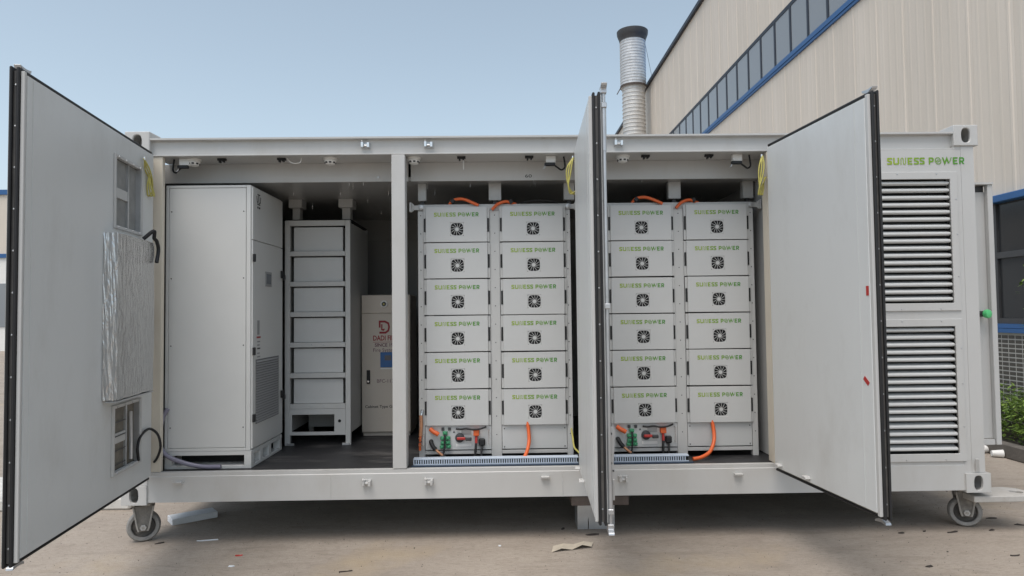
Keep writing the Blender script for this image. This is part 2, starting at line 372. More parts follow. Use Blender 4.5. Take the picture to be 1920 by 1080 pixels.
def casting_mesh(x0, x1, y0, y1, z0, z1):
    """corner casting: block with an oval pocket in its front and its end face"""
    mb = MB(); cx, cz = (x0+x1)/2, (z0+z1)/2; n = 24; hx, hz = (x1-x0)/2, (z1-z0)/2
    rx = .032; rz = .052 if hz > .055 else .048
    def sq(t):
        c, s_ = math.cos(t), math.sin(t); k = 1/max(abs(c)/hx, abs(s_)/hz); return cx+c*k, cz+s_*k
    def ov(t):
        c, s_ = math.cos(t), math.sin(t)
        e = 2/2.6; return cx+rx*math.copysign(abs(c)**e, c), cz+rz*math.copysign(abs(s_)**e, s_)
    A = [(i+.5)*2*math.pi/n for i in range(n)]
    for k in range(4): A.append(math.atan2(hz*(1 if k < 2 else -1), hx*(1 if k in (0, 3) else -1)) % (2*math.pi))
    A = sorted(A); m = len(A)
    o_ = [sq(t) for t in A]; i_ = [ov(t) for t in A]
    big = [(cx+(p[0]-cx)*1.75, cz+(p[1]-cz)*1.18) for p in i_]                      # hollow behind the pocket
    vs_ = [(p[0], y0, p[1]) for p in o_]+[(p[0], y0, p[1]) for p in i_]+[(p[0], y0+.022, p[1]) for p in i_]+[(p[0], y0+.0225, p[1]) for p in big]+[(p[0], y0+.145, p[1]) for p in big]+[(p[0], y1, p[1]) for p in o_]
    fs = []
    for i in range(m):
        j = (i+1) % m; fs += [(i, j, m+j, m+i), (m+i, m+j, 2*m+j, 2*m+i), (2*m+i, 2*m+j, 3*m+j, 3*m+i), (3*m+i, 3*m+j, 4*m+j, 4*m+i), (i, 5*m+i, 5*m+j, j)]
    fs += [tuple(range(4*m, 5*m)), tuple(range(6*m-1, 5*m-1, -1))]
    return mb.add(vs_, fs)

# ================================================================== GROUND
g = MB().add([(-600,-300,0),(600,-300,0),(600,900,0),(-600,900,0)], [(0,1,2,3)])
struct('ground', g, GROUND, fix=False)

# ================================================================== FACTORY BUILDING (right)
XB = 9.16
def building():
    t = thing('factory_building', 'long cream sheet-clad factory with blue trimmed ribbon windows, right of the container', 'building', (XB, 3, 0))
    y0, y1 = .6, 46.2
    core = MB().box(XB+.09, XB+14, y0, y1, 0, 11.45); core.build('wall_core', SHEET, t)
    # sheet panels: trapezoid ribs, one object each
    PW = .76
    def panel_mesh(h):
        prof = []; y = 0
        for k in range(4):
            b = k*PW/4; d = .010 if k == 0 else .003
            prof += [(0, b), (0, b+.05), (-d, b+.065), (-d, b+.065+(.035 if k == 0 else .03)), (0, b+.115+(.01 if k == 0 else 0))]
        prof.append((0, PW-.003))
        back = [(.03, PW-.003), (.03, 0)]
        return MB().prism([(p[0], p[1]) for p in prof+back], 'z', 0, h)
    n = int((y1-y0)/PW)
    for nm, z, h in (('lower', 3.04, 4.15), ('upper', 8.46, 3.0)):
        first = None
        for i in range(n):
            if first is None:
                first = panel_mesh(h).build('wall_panel', SHEET, t, off=(0,0,0)); o = first
            else:
                o = first.copy(); COL.objects.link(o)
            o.location = (0, y0+i*PW-3, z)
    # ribbon window: panes, mullions, head and sill trims
    z0, z1 = 7.30, 8.36
    MB().box(XB-.02, XB+.06, y0, y1, z1, z1+.09).build('window_head', NAVY, t)
    MB().box(XB-.06, XB+.06, y0, y1, z0-.10, z0).build('window_sill', BLUEM, t)
    MB().box(XB-.045, XB+.02, y0, y1, z0-.16, z0-.105).build('sill_trim', BLUEM, t)
    pit = .87; n = int((y1-y0)/pit); fp = None; fm = None
    for i in range(n+1):
        y = y0+i*pit
        if fm is None: fm = MB().box(-.022, .03, -.042, .042, z0, z1).build('mullion', NAVY, t, off=(0,0,0)); o = fm
        else: o = fm.copy(); COL.objects.link(o)
        o.location = (0, y-3, 0)
        if i == n: break
        if fp is None: fp = MB().box(-.008, .012, .043, pit-.043, z0+.002, z1-.002).build('window_pane', GLASS, t, off=(0,0,0)); o = fp
        else: o = fp.copy(); COL.objects.link(o)
        o.location = (0, y-3, 0)
    # eave
    MB().box(XB-.10, XB+.3, y0, y1, 11.47, 11.60).build('eave_trim', NAVY, t)
    MB().box(XB-.06, XB+14.2, y0-.1, y1+.1, 11.605, 11.66).build('roof', BLUEM, t)
    # ground floor windows
    z0, z1 = 1.37, 2.94
    MB().box(XB-.10, XB+.06, y0, y1, z1, z1+.095).build('canopy_trim', BLUEM, t, bevel=.01)
    MB().box(XB-.05, XB+.06, y0, y1, z0-.055, z0).build('sill_board', BLUEM, t)
    MB().box(XB-.065, XB+.06, y0, y1, z0-.115, z0-.06).build('sill_board', BLUEM, t)
    MB().box(XB-.015, XB+.05, y0, y1, 2.22, 2.30).build('transom', DKGREY, t)
    MB().box(XB-.015, XB+.05, y0, y1, z0+.001, z0+.07).build('bottom_frame', DKGREY, t)
    pit = .82; n = 12; fm = fp = None
    for i in range(n):
        y = y0+.23+i*pit
        for za, zb_ in ((z0+.071, 2.219), (2.301, z1-.001)):
            MB().box(XB-.01, XB+.05, y-.04, y+.04, za, zb_).build('mullion', DKGREY, t)
            MB().box(XB+.02, XB+.035, y+.041, y+pit-.041, za, zb_).build('window_pane', DGLASS, t)
    # tiled plinth: tiles as pieces near the view, joined further on
    MB().box(XB-.02, XB+.06, y0, y1, 0, 1.254).build('tile_bed', GROUT, t)
    tw, th, gp = .118, .058, .015
    def tilebox(y, z): return MB().box(XB-.031, XB-.018, y, y+tw-gp, z, z+th-gp)
    ft = None; rest = MB()
    rows = int(1.24/th); ny = int((12-y0)/tw)
    for j in range(rows):
        for i in range(ny):
            y = y0+.02+i*tw; z = .02+j*th
            if 3.25 < y < 4.75 and z > .15:
                if ft is None: ft = MB().box(-.0225, -.018, 0, tw-gp, 0, th-gp).build('wall_tile', TILEM, t, off=(0,0,0)); o = ft
                else: o = ft.copy(); COL.objects.link(o)
                o.location = (0, y-3, z)
            else: rest.box(XB-.0225, XB-.018, y, y+tw-gp, z, z+th-gp)
    stuff(rest.build('wall_tile_field', TILEM, t, fix=False))
building()

# hedge at the foot of the wall
def hedge():
    t = thing('hedge', 'low leafy green hedge in the kerbed bed under the tiled factory wall', 'hedge', (8.55, 5, 0))
    MB().box(8.02, 9.10, .8, 11, .02, .10).build('soil_bed', SOIL, t)
    import random as r; r.seed(3)
    st = MB(); lf = MB()
    for k in range(70):
        x = r.uniform(8.15, 9.0); y = r.uniform(1, 10.8); h = r.uniform(.25, .45)
        st.tube([(x, y, .08), (x+r.uniform(-.05,.05), y+r.uniform(-.05,.05), .08+h*.6), (x+r.uniform(-.1,.1), y+r.uniform(-.1,.1), .08+h)], .007, 5, 2)
    stuff(st.build('stems', BARK, t))
    for k in range(16000):
        y = 1+9.8*r.random()**1.3; x = r.uniform(8.0, 9.1)
        top = .52+.10*math.sin(y*2.3+x*3)+.07*math.sin(y*6.1+1.3*x)+.05*math.sin(x*11+y*9)
        edge = min(x-7.97, 9.13-x)/.25; top *= min(1, .65+.35*edge)
        z = .12+(top-.12)*r.random()**.45
        s_ = r.uniform(.022, .042); a = r.uniform(0, 6.28); ti = r.uniform(-.2, .9)
        d = Vector((math.cos(a)*math.cos(ti), math.sin(a)*math.cos(ti), math.sin(ti)*r.choice((1, 1, -.4)))); q = d.cross(Vector((0,0,1))).normalized(); up = q.cross(d)
        c = Vector((x, y, z)); dr = -up*.2*s_
        lf.add([c, c+d*s_+q*s_*.5+dr*.2, c+d*s_*2.1+dr*2, c+d*s_-q*s_*.5+dr*.2, c+d*s_-up*.15*s_], [(0,1,4),(1,2,4),(2,3,4),(3,0,4)])
    stuff(lf.build('foliage', LEAF, t, fix=False))
    for k in range(9):
        y = .8+k*1.15; MB().box(7.90, 8.015, y, y+1.135, 0, .15).build('kerb_stone', KERBM, t, bevel=.012)
hedge()
def sapling():
    t = thing('sapling', 'thin sapling with few pale leaves in front of the ground-floor factory window', 'plant', (8.62, 2.72, .1))
    import random as r; r.seed(9)
    P = [(8.62,2.72,.1),(8.60,2.68,.8),(8.66,2.64,1.5),(8.63,2.60,2.15)]
    MB().tube(P, .009, 6).build('stem', BARK, t)
    lf = MB()
    for k in range(46):
        z = r.uniform(1.3, 2.25); a = r.uniform(0, 6.28); c = Vector((8.60+r.uniform(-.16,.10), 2.68+r.uniform(-.12,.16), z)); s_ = r.uniform(.03,.05)
        d = Vector((math.cos(a), math.sin(a), r.uniform(-.7,.3))).normalized(); q = d.cross(Vector((0,0,1))).normalized()
        lf.add([c, c+d*s_+q*s_*.4, c+d*s_*2.2, c+d*s_-q*s_*.4], [(0,1,2),(0,2,3)])
    stuff(lf.build('foliage', LEAF, t, fix=False))
sapling()
def cup(c, ang, label):
    t = MB(); d = Vector((math.cos(ang), math.sin(ang), 0)); c = Vector(c)+Vector((0,0,.042))
    t.lathe([(.001,0),(.030,0),(.0405,.10),(.0425,.10),(.0425,.105),(.038,.105),(.028,.006),(.001,.006)], c, d, 16)
    single('paper_cup', t, WHITEP, label, 'cup', 'paper cups by the kerb', smooth=True)
cup((7.79, 2.60, 0), .4, 'white paper cup lying nearest the container among cups by the kerb')
cup((7.885, 2.62, 0), 2.6, 'middle white paper cup lying by the planting-bed kerb')
cup((7.80, 2.42, 0), -.3, 'front white paper cup lying by the planting-bed kerb')

# ================================================================== CHIMNEY
def chimney():
    cx, cy = 8.44, 24.5; r = .475; r2 = .535; zs2 = 11.30
    t = thing('chimney', 'corrugated silver flue pipe with dark flared cap beside the factory', 'chimney', (cx, cy, 0))
    DUCT = mat('spiral_duct', (.62,.62,.62), .42, metal=.45, var=.14, scale=6, bump=.2, bscale=9, dirt=(.36,.34,.32), dscale=2.2, damt=.45)
    OLD = mat('aged_duct', (.60,.59,.57), .48, metal=.35, var=.12, scale=5, bump=.15, bscale=9, dirt=(.52,.45,.37), dscale=.6, damt=.5)
    def rings(r_, z, ze, p):
        prof = []
        while z < ze-p: prof += [(r_, z), (r_, z+p*.62), (r_+.022, z+p*.72), (r_+.022, z+p*.86), (r_, z+p*.96)]; z += p
        return prof+[(r_, ze)]
    MB().lathe(rings(r, 0, zs2, .165), (cx, cy, 0), n=40).build('lower_pipe', OLD, t, smooth=True)
    MB().lathe(rings(r2, zs2+.005, 13.42, .125), (cx-.01, cy, 0), n=40).build('upper_pipe', DUCT, t, smooth=True)
    MB().lathe([(r2+.03,13.36),(r2+.04,13.42),(.62,13.52),(.665,13.64),(.675,13.78),(.655,13.80),(.64,13.66),(.59,13.56),(r2-.03,13.46),(r2-.03,13.36)], (cx-.01,cy,0), n=40, closed=True).build('cap', DKGREY, t, smooth=True)
    MB().lathe([(r2+.004,zs2+.01),(r2+.03,zs2+.01),(r2+.03,zs2+.10),(r2+.004,zs2+.10)], (cx-.01,cy,0), n=40, closed=True).build('clamp_ring', RUSTY, t)
    MB().tube([(cx+r2,cy,zs2+.05),(XB-.08,cy+.1,11.5)], .03, 6, 1).build('wall_stay', RUSTY, t)
    MB().tube([(cx-r2-.02,cy-.05,zs2+.03),(cx-r2-.2,cy-.05,zs2-.28)], .02, 6, 1).build('bracket', RUSTY, t)
    MB().tube([(cx+r2,cy,13.3),(XB+.4,cy+1.0,11.68)], .008, 5, 1).build('guy_wire', DKGREY, t)
    MB().lathe([(r+.03,0),(r+.2,0),(r+.2,.04),(r+.03,.04)], (cx,cy,0), n=40, closed=True).build('base_flange', RUSTY, t)
chimney()

# ================================================================== far left: shed and low slab
def shed():
    t = thing('far_shed', 'distant cream shed with blue trims at the left picture edge', 'building', (-28, 34, 0))
    MB().box(-40, -16.5, 30, 46, 4.9, 7.9).build('upper_wall', SHEET, t)
    MB().box(-40, -16.5, 30.02, 46, 0, 4.7).build('lower_wall', WHITEP, t)
    MB().box(-40.2, -16.3, 29.9, 46.1, 7.9, 8.15).build('roof_edge', BLUEM, t)
    MB().box(-40.1, -16.45, 29.93, 46.05, 4.7, 4.9).build('trim_band', BLUEM, t)
    for i in range(6):
        x = -38.5+i*3.6
        MB().box(x, x+2.4, 29.98, 30.05, 1.2, 3.4).build('window_pane', GLASS, t)
shed()
single('concrete_slab', MB().box(-3.4, -.42, .92, 1.75, 0, .10), mat('pale_slab', (.62,.60,.56), .9, var=.1, scale=5, bump=.4, bscale=25, dirt=(.2,.18,.16), dscale=3, damt=.6),
       'low pale concrete slab lying behind the left caster wheel', 'slab', bevel=.015)

# ================================================================== CONTAINER
LX, DY, ZB, ZT = 6.058, 2.438, .30, 2.88
C = thing('battery_container', 'long light grey energy storage container on casters with three open doors', 'container', (0,0,0))
# castings
CAST = [(.02,.195),(LX-.175,LX)]
for (xa, xb) in CAST:
    for (za, zb_) in ((ZB-.015, ZB+.118), (ZT-.15, ZT)):
        casting_mesh(xa, xb, -.012, .15, za, zb_).build('corner_casting', PAINT, C, bevel=.010)
        casting_mesh(xa, xb, DY-.15, DY+.012, za, zb_).build('corner_casting', PAINT, C, bevel=.010)
# rails, posts, skins
ra = MB().prism([(-.008,2.832),(.30,2.832),(.30,2.822),(.036,2.822),(.036,2.714),(.268,2.714),(.268,2.706),(.006,2.706),(.004,2.708),(.004,2.715),(.028,2.722),(.028,2.8155),(-.008,2.8195)], 'x', .196, LX-.176)
ra.build('top_rail', PAINT, C)
rb = MB().prism([(0,ZB),(.12,ZB),(.12,ZB+.195),(.045,ZB+.195),(.045,ZB+.203),(.004,ZB+.203),(.004,ZB+.178),(0,ZB+.174)], 'x', .196, LX-.176)
rb.build('bottom_rail', PAINT, C)
MB().box(.03, LX-.03, .30, DY-.02, 2.80, 2.832).build('roof', PAINT, C)
MB().box(.072, LX-.052, .2855, DY-.0505, 2.572, 2.60).build('ceiling', mat('ceiling_gloss_panel', (.42,.42,.41), .2, var=.04, scale=2), C)
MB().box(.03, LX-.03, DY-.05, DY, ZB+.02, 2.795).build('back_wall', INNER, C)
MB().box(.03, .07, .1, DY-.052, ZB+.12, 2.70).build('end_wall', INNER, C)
MB().box(LX-.05, LX-.012, .1, DY-.052, ZB+.12, 2.70).build('end_wall', PAINT, C)
MB().box(.072, LX-.052, .122, DY-.052, ZB+.10, ZB+.198).build('floor', VINYL, C)
MB().box(.072, LX-.052, .046, .1215, ZB+.196, ZB+.199).build('floor_edge', VINYL, C)
MB().box(.025, .20, .0, .10, ZB+.12, 2.729).build('corner_post', PAINT, C)
MB().box(.205, .276, .012, .05, ZB+.205, 2.705).build('door_jamb', CREAM, C, bevel=.003)
MB().box(1.883, 1.978, .002, .105, ZB+.206, 2.7045).build('centre_post', PAINT, C, bevel=.003)
MB().box(3.215, 3.325, .004, .105, ZB+.206, 2.7045).build('centre_post', PAINT, C, bevel=.003)
MB().box(4.545, 4.62, .006, .105, ZB+.206, 2.7045).build('door_jamb', CREAM, C, bevel=.003)
MB().box(4.618, 4.66, .107, DY-.06, ZB+.205, 2.5715).build('partition_wall', RACKP, C)
MB().box(5.935, LX-.03, .0, .12, ZB+.12, 2.729).build('corner_post', PAINT, C)
MB().box(.196, LX-.176, DY-.12, DY-.051, ZB, ZB+.195).box(.196, LX-.176, DY-.0505, DY, ZB, ZB+.018).build('rear_bottom_rail', PAINT, C)
for xa in (.03, LX-.09): MB().box(xa, xa+.06, .16, DY-.16, ZB, ZB+.099).build('side_bottom_rail', PAINT, C)
for k in range(11): MB().box(.5+k*.5, .56+k*.5, .125, DY-.125, ZB+.01, ZB+.099).build('cross_member', PAINT, C)
# header panels behind the rail (one per bay group)
for xa, xb in ((.075, 1.965), (1.985, 3.25), (3.29, 4.615)):
    MB().box(xa, xb, .27, .285, 2.566, 2.7055).build('header_panel', PAINT, C)
font_on_front('60', .034, 2.835, 2.586, .2688, .05).build('stencil', PRINTK, C, fix=False)
MB().lathe([(.010,0),(.009,.005),(.001,.006)], (1.742,.2698,2.597), (0,-1,0), 6).build('header_bolt', GALV, C)
# ceiling self-tapping screw tips
sc = MB()
for k in range(26):
    x = random.choice([.95,1.05,1.2,1.35,1.5,1.62,1.75,2.1,2.25,2.4,2.7,2.9,3.5,3.7,3.9,4.2,4.4])+random.uniform(-.02,.02); y = random.choice([.31,.45,.75,1.1,1.4,1.8])
    sc.cyl((x,y,2.573),(x,y,2.573-random.uniform(.02,.035)), .003, .001, 5)
stuff(sc.build('screw_tips', CHROME, C))
MB().box(1.0, 4.6, DY-.075, DY-.051, 2.36, 2.42).build('wall_rail', INNER, C)
for za, zb_ in ((2.7065, 2.7295), (ZB+.1185, ZB+.2045)): MB().box(5.8825, 5.9345, .0015, .10, za, zb_).build('corner_filler', PAINT, C)
# louvred end panel
us = [4.622, 5.02, 5.86, 5.934]; zs_ = [ZB+.205, .545, 1.46, 1.60, 2.505, 2.7055]
MB().grid_plate(us, zs_, [(1,1),(1,3)], .0012, .03).build('louvre_panel', PAINT, C)
for za, zb_ in ((.545, 1.46), (1.60, 2.505)):
    xa, xb = 5.02, 5.86
    f = MB().grid_plate([xa-.045, xa+.012, xb-.012, xb+.038], [za-.042, za+.012, zb_-.012, zb_+.04], [(1,1)], -.009, .0008).build('louvre_window', PAINT, C, bevel=.002)
    MB().box(xa-.001, xb+.001, .06, .07, za, zb_).build('backing', VOID, f)  # black sheet stands in for the dark interior behind the slats
    n = 17; pit = (zb_-za-.026)/n; sm = None
    for i in range(n):
        z = zb_-.014-(i+1)*pit
        if sm is None:
            sm = MB().prism([(.050,.052),(.004,.036),(-.001,.030),(-.001,.024),(.003,.022),(.020,.016),(.020,.014),(.002,.019),(-.004,.023),(-.004,.032),(.003,.039),(.049,.054)], 'x', xa+.013, xb-.013)
            sm = sm.build('slat', GALV if 0 else MODP, f, off=(0,0,0)); o = sm
        else: o = sm.copy(); COL.objects.link(o)
        o.location = (0, .008, z)
    rv = MB()
    for x in (5.30, 5.47, 5.75): rv.cyl((x,-.008,zb_+.026),(x,-.012,zb_+.026), .006, .004, 8); rv.cyl((x,-.008,za-.028),(x,-.012,za-.028), .006, .004, 8)
    for z in (za+.2, za+.5, za+.75): rv.cyl((xb+.025,-.008,z),(xb+.025,-.012,z), .006, .004, 8)
    stuff(rv.build('rivets', GALV, f))
lettering(5.405, 2.600, .555, -.0015).build('lettering', LOGO, C, fix=False)
# end cabinet on the right end wall
e = MB().box(LX-.01, 6.318, .30, 1.0, .60, 2.45).build('end_cabinet', PAINT, C, bevel=.004)
MB().box(LX-.01, 6.345, .25, 1.02, 2.50, 2.515).build('rain_hood', PAINT, e)
MB().box(LX+.02, 6.31, .31, .99, 2.452, 2.499).build('hood_gap', DKGREY, e)
MB().box(6.305, 6.345, .26, .298, .56, 2.499).build('edge_flange', PAINT, e, bevel=.003)
MB().box(LX+.03, 6.30, .27, .298, .56, .598).build('bottom_flange', PAINT, e)
kb = MB().cyl((6.235,.298,1.53),(6.235,.25,1.53), .022, n=14).build('knob_base', DKGREY, e)
MB().lathe([(.014,0),(.030,.004),(.034,.02),(.030,.034),(.01,.04)], (6.243,.25,1.53), (.35,-.94,0), 16).build('knob', GREENK, e, smooth=True)
wb = MB(); rr = random.Random(5)
def bead(x, y, z0, z1):
    n = int(abs(z1-z0)/.012); wb.tube([(x+rr.uniform(-.0012,.0012), y+rr.uniform(-.0008,.0008), z0+(z1-z0)*k/n) for k in range(n+1)], .0032, 6, 1)
for x in (.1965, LX-.1765): bead(x, -.001, ZB+.005, ZB+.115); bead(x, .027, 2.735, 2.815)
bead(1.455, .0004, ZB+.01, ZB+.172); bead(3.06, .0004, ZB+.01, ZB+.172)
stuff(wb.build('weld_beads', PAINT, C, smooth=True))
# keepers on the rails
def keeper(x, z, y=.0):
    p = MB(); p.box(x-.032, x+.032, y-.006, y+.0, z-.022, z+.022); o = p.build('lock_keeper', GALV if z > 1 else PAINT, C, bevel=.002)
    q = MB(); q.box(x-.030, x-.012, y-.04, y-.006, z-.018, z+.02); q.box(x+.012, x+.030, y-.04, y-.006, z-.02, z+.016); q.cyl((x-.021,y-.04,z+.018),(x-.021,y-.03,z+.034), .008, .004, 8)
    q.cyl((x-.012,y-.02,z-.004),(x+.012,y-.02,z-.004), .009, n=10); q.build('keeper_lug', CHROME if z > 1 else PAINT, o, bevel=.002)
for x in (1.70, 2.145, 3.493): keeper(x, 2.775, .0278)
for x in (1.705, 2.132, 3.481): keeper(x, .418)
for x in (.412, 2.939, 4.283):
    MB().prism([(0,-.012),(-.03,-.006),(-.034,.006),(-.028,.010),(0,.008)], 'x', x-.028, x+.028).build('stop_tab', PAINT, C).location = (0,0,.435)
MB().add([(5.955,-.004,.428),(5.985,-.004,.428),(5.965,-.03,.52),(5.945,-.03,.52),(5.955,.004,.428),(5.985,.004,.428),(5.965,-.022,.522),(5.945,-.022,.522)], [(0,1,2,3),(4,7,6,5),(0,4,5,1),(1,5,6,2),(2,6,7,3),(3,7,4,0)]).build('door_stay', PAINT, C)
# tow lug
lg = MB(); outl = [(5.95,.10),(6.20,.08),(6.36,.10),(6.43,.16),(6.43,.24),(6.36,.30),(6.20,.34),(5.95,.34)]
hole = [(6.335+.045*math.cos(-t*math.pi/4+math.pi*.9), .20+.045*math.sin(-t*math.pi/4+math.pi*.9)) for t in range(8)]
hole = [(6.335-.045*math.cos(i*2*math.pi/8), .20-.045*math.sin(i*2*math.pi/8)) for i in range(8)]
o_ = [(5.95,.20),(5.95,.08),(6.335,.08),(6.40,.11),(6.43,.20),(6.40,.29),(6.335,.33),(5.95,.33)]
vs_ = [(x,y-.07,z) for z in (.210,) for x,y in o_]+[(x,y-.07,.210) for x,y in hole]+[(x,y-.07,.252) for x,y in o_]+[(x,y-.07,.252) for x,y in hole]
fs = []
for i in range(8):
    j = (i+1) % 8; fs += [(i,j,8+j,8+i),(16+i,24+i,24+j,16+j),(i,16+i,16+j,j),(8+i,8+j,24+j,24+i)]
MB().add(vs_, fs).build('tow_lug', mat('scuffed_lug', (.46,.44,.41), .6, var=.12, scale=14, dirt=(.2,.17,.14), dscale=7, damt=.6), C, bevel=.004)

# casters
def caster(cx, cy, rz):
    M = Matrix.Rotation(rz, 3, 'Z'); A = M @ Vector((0,-1,0)); c = Vector((cx,cy,.108)); r = .108
    mt = MB(); mt.box(cx-.085, cx+.085, cy-.085, cy+.085, .268, .2845); o = mt.build('caster', CASTG, C, bevel=.003)
    MB().lathe([(.076,-.024),(.080,-.028),(.098,-.028),(.108,-.016),(.108,.016),(.098,.028),(.080,.028),(.076,.024)], c, A, 40, closed=True).build('tyre', TYRE, o, smooth=True)
    MB().lathe([(.016,-.024),(.030,-.030),(.045,-.010),(.068,-.010),(.0755,-.02),(.0755,.02),(.068,.010),(.045,.010),(.030,.030),(.016,.024)], c, A, 32, closed=True)  .build('rim', mat('recess_dark_rim', (.07,.065,.06), .6, var=.3, scale=20, dirt=(.25,.22,.19), dscale=12, damt=.7), o, smooth=True)  # dark rim colour paints in the shade of the recess inside the tyre
    fk = MB()
    for s_ in (-1, 1):
        ctr = c+A*s_*.042
        prof = [(-.030,-.03),(.030,-.03),(.040,.0),(.066,.150),(-.066,.150),(-.040,.0)]
        k = [ctr+A*s_*d+M @ Vector((x,0,z)) for d in (0,.008) for x, z in prof]
        fk.add(k, [(0,1,2,3,4,5),(11,10,9,8,7,6)]+[(i,(i+1)%6,(i+1)%6+6,i+6) for i in range(6)])
    fk.cyl((cx,cy,.250),(cx,cy,.268), .05, n=20)
    fk.obox(c+Vector((0,0,.1455)), (.056,.052,.0045), M)
    fk.build('fork', mat('dirty_fork', (.20,.185,.165), .7, var=.3, scale=16, bump=.4, bscale=40, dirt=(.07,.06,.05), dscale=10, damt=.8), o, bevel=.002)
    fl = MB()
    for s_ in (-1, 1):
        for q in (-1, 1):
            fl.tube([c+A*s_*.053+M @ Vector((q*x,0,z)) for x, z in ((.028,-.026),(.037,.0),(.050,.075),(.063,.142))], .0065, 6, 2)
    fl.build('fork_rib', CASTG, o)
    MB().cyl(c-A*.068, c+A*.068, .010, n=10).build('axle', CASTG, o)
    MB().cyl(c+A*.0505, c+A*.064, .021, n=6).cyl(c-A*.0505, c-A*.064, .021, n=6).build('axle_nut', GALV, o)
caster(.105, .13, R(24)); caster(5.985, .17, R(-20)); caster(.105, 2.3, R(24)); caster(5.985, 2.3, R(-20))

# ---- doors
ZD0, ZD1 = .476, 2.735; H = ZD1-ZD0
def make_door(hx, a, w_, s, label, barU, H=ZD1-ZD0):
    def Y(v): return s*v
    th = math.atan2(-math.cos(a), math.sin(a))
    d = MB().box(0, w_, Y(-.036), Y(-.0302), 0, H).build('door', PAINT, C, bevel=.0015, off=(0,0,0))
    d.location = (hx, -.03, ZD0); d.rotation_euler = (0, 0, th); d['label'] = label
    MB().box(.004, w_-.004, Y(-.0300), Y(.0075), .004, H-.004).build('seal_channel', SEAL, d, off=(0,0,0))
    def ring(y0, y1, out, inn):
        m = MB(); m.box(w_-inn, w_+out, Y(y0), Y(y1), -out, H+out); m.box(.0, w_-inn, Y(y0), Y(y1), H-inn, H+out); m.box(.0, w_-inn, Y(y0), Y(y1), -out, inn); return m
    ring(-.0298, -.0165, .013, .0035).build('gasket', BLACK, d, bevel=.004, off=(0,0,0))
    ring(-.0015, .0125, .011, .0035).build('gasket', BLACK, d, bevel=.004, off=(0,0,0))
    bt = MB(); n = 12
    for i in range(n):
        z = .07+i*(H-.14)/(n-1); bt.lathe([(.0052,0),(.0045,.003),(.002,.004)], (w_-.0042, Y(-.009), z), (1,0,0), 8)
    for i in range(int(w_/.22)): bt.lathe([(.0052,0),(.0045,.003),(.002,.004)], (.12+i*.22, Y(-.009), H-.0042), (0,0,1), 8)
    stuff(bt.build('bolts', GALV, d, off=(0,0,0)))
    # locking bar on the outer face
    yb = -.050
    lb = MB().cyl((barU, Y(yb), -.03), (barU, Y(yb), H+.03), .0105, n=12)
    lb.cyl((barU, Y(yb), H-.30), (barU, Y(yb), H-.07), .0138, n=12); lb.cyl((barU, Y(yb), .07), (barU, Y(yb), .20), .0138, n=12)
    lo = lb.build('locking_bar', GALV, d, smooth=True, off=(0,0,0))
    for z in (.055, H-.055, H*.5): MB().box(barU-.03, barU+.02, Y(-.0363), Y(-.066), z-.014, z+.014).build('bar_guide', GALV, lo, bevel=.003, off=(0,0,0))
    for z, q in ((H+.022, 1), (-.022, -1)):
        m = MB(); m.prism([(-.02,-.012),(.02,-.012),(.016,.012),(.045,.022),(.05,.034),(.012,.030),(-.012,.030),(-.05,.036),(-.045,.022),(-.016,.012)], 'y', Y(-.066), Y(-.034))
        m.v = [(barU+v[0], v[1], z+q*v[2]) for v in m.v]
        m.build('locking_cam', GALV, lo, bevel=.002, off=(0,0,0))
    for z in (.25, H*.5, H-.25):
        MB().cyl((-.012, Y(-.040), z-.05), (-.012, Y(-.040), z+.05), .010, n=10).build('hinge', PAINT, d, smooth=True, off=(0,0,0))
    return d
HXA, AA, WA, HA = .21, .1422, 1.655, 2.718-ZD0
dA = make_door(HXA, AA, WA, 1, 'widest open door with foil-wrapped box and two vent openings on its inner face', WA-.14, HA)
dB = make_door(3.2035, -.038, 1.165, -1, 'middle open door seen almost edge-on between the battery racks', 1.165-.02)
dD = make_door(4.5515, .0906, 1.165, -1, 'right open door with plain pale inner face and two red tape marks', 1.165-.10)
YI = .032
# linings
MB().grid_plate([.03,.262,.668,.9,WA-.021],[.02,.176,.562,1.652,2.072,HA-.02],[(1,1),(1,3)],.0127,YI).build('inner_lining', LINING, dA, bevel=.0, off=(0,0,0))
MB().box(WA-.075, WA-.068, YI+.0005, YI+.0025, .03, HA-.03).build('lining_seam', LINING, dA, off=(0,0,0))
MB().box(WA-.019, WA-.001, .0128, .030, .006, HA-.006).build('edge_trim', PAINT, dA, bevel=.002, off=(0,0,0))
for d, W_ in ((dB, 1.165), (dD, 1.165)):
    MB().box(.03, W_-.026, -.0128, -YI, .02, H-.02).build('inner_lining', LINING, d, bevel=.003, off=(0,0,0))
    MB().box(W_-.024, W_-.001, -.0128, -.030, .006, H-.006).build('edge_trim', PAINT, d, bevel=.002, off=(0,0,0))
    MB().box(W_-.125, W_-.119, -YI-.0005, -YI-.002, .03, H-.03).build('lining_seam', LINING, d, off=(0,0,0))
    for u, z in ((.109, .052), (.463, .052)):
        MB().prism([(u-.03,-.008),(u+.03,-.008),(u+.02,.008),(u-.02,.008)], 'y', -YI-.0005, -YI-.035).build('door_stop', PAINT, d, bevel=.003, off=(0,0,0)).location = (0,0,z)
def tape(d, u, z, r, w2, h2):
    m = MB(); M = Matrix.Rotation(r, 3, 'Y'); m.obox((u,-YI-.0012,z), (w2, .0008, h2), M); m.build('red_tape', REDP, d, off=(0,0,0))
tape(dD, 1.118, 1.197, 0, .011, .026); tape(dD, 1.085, .711, -.9, .012, .026)
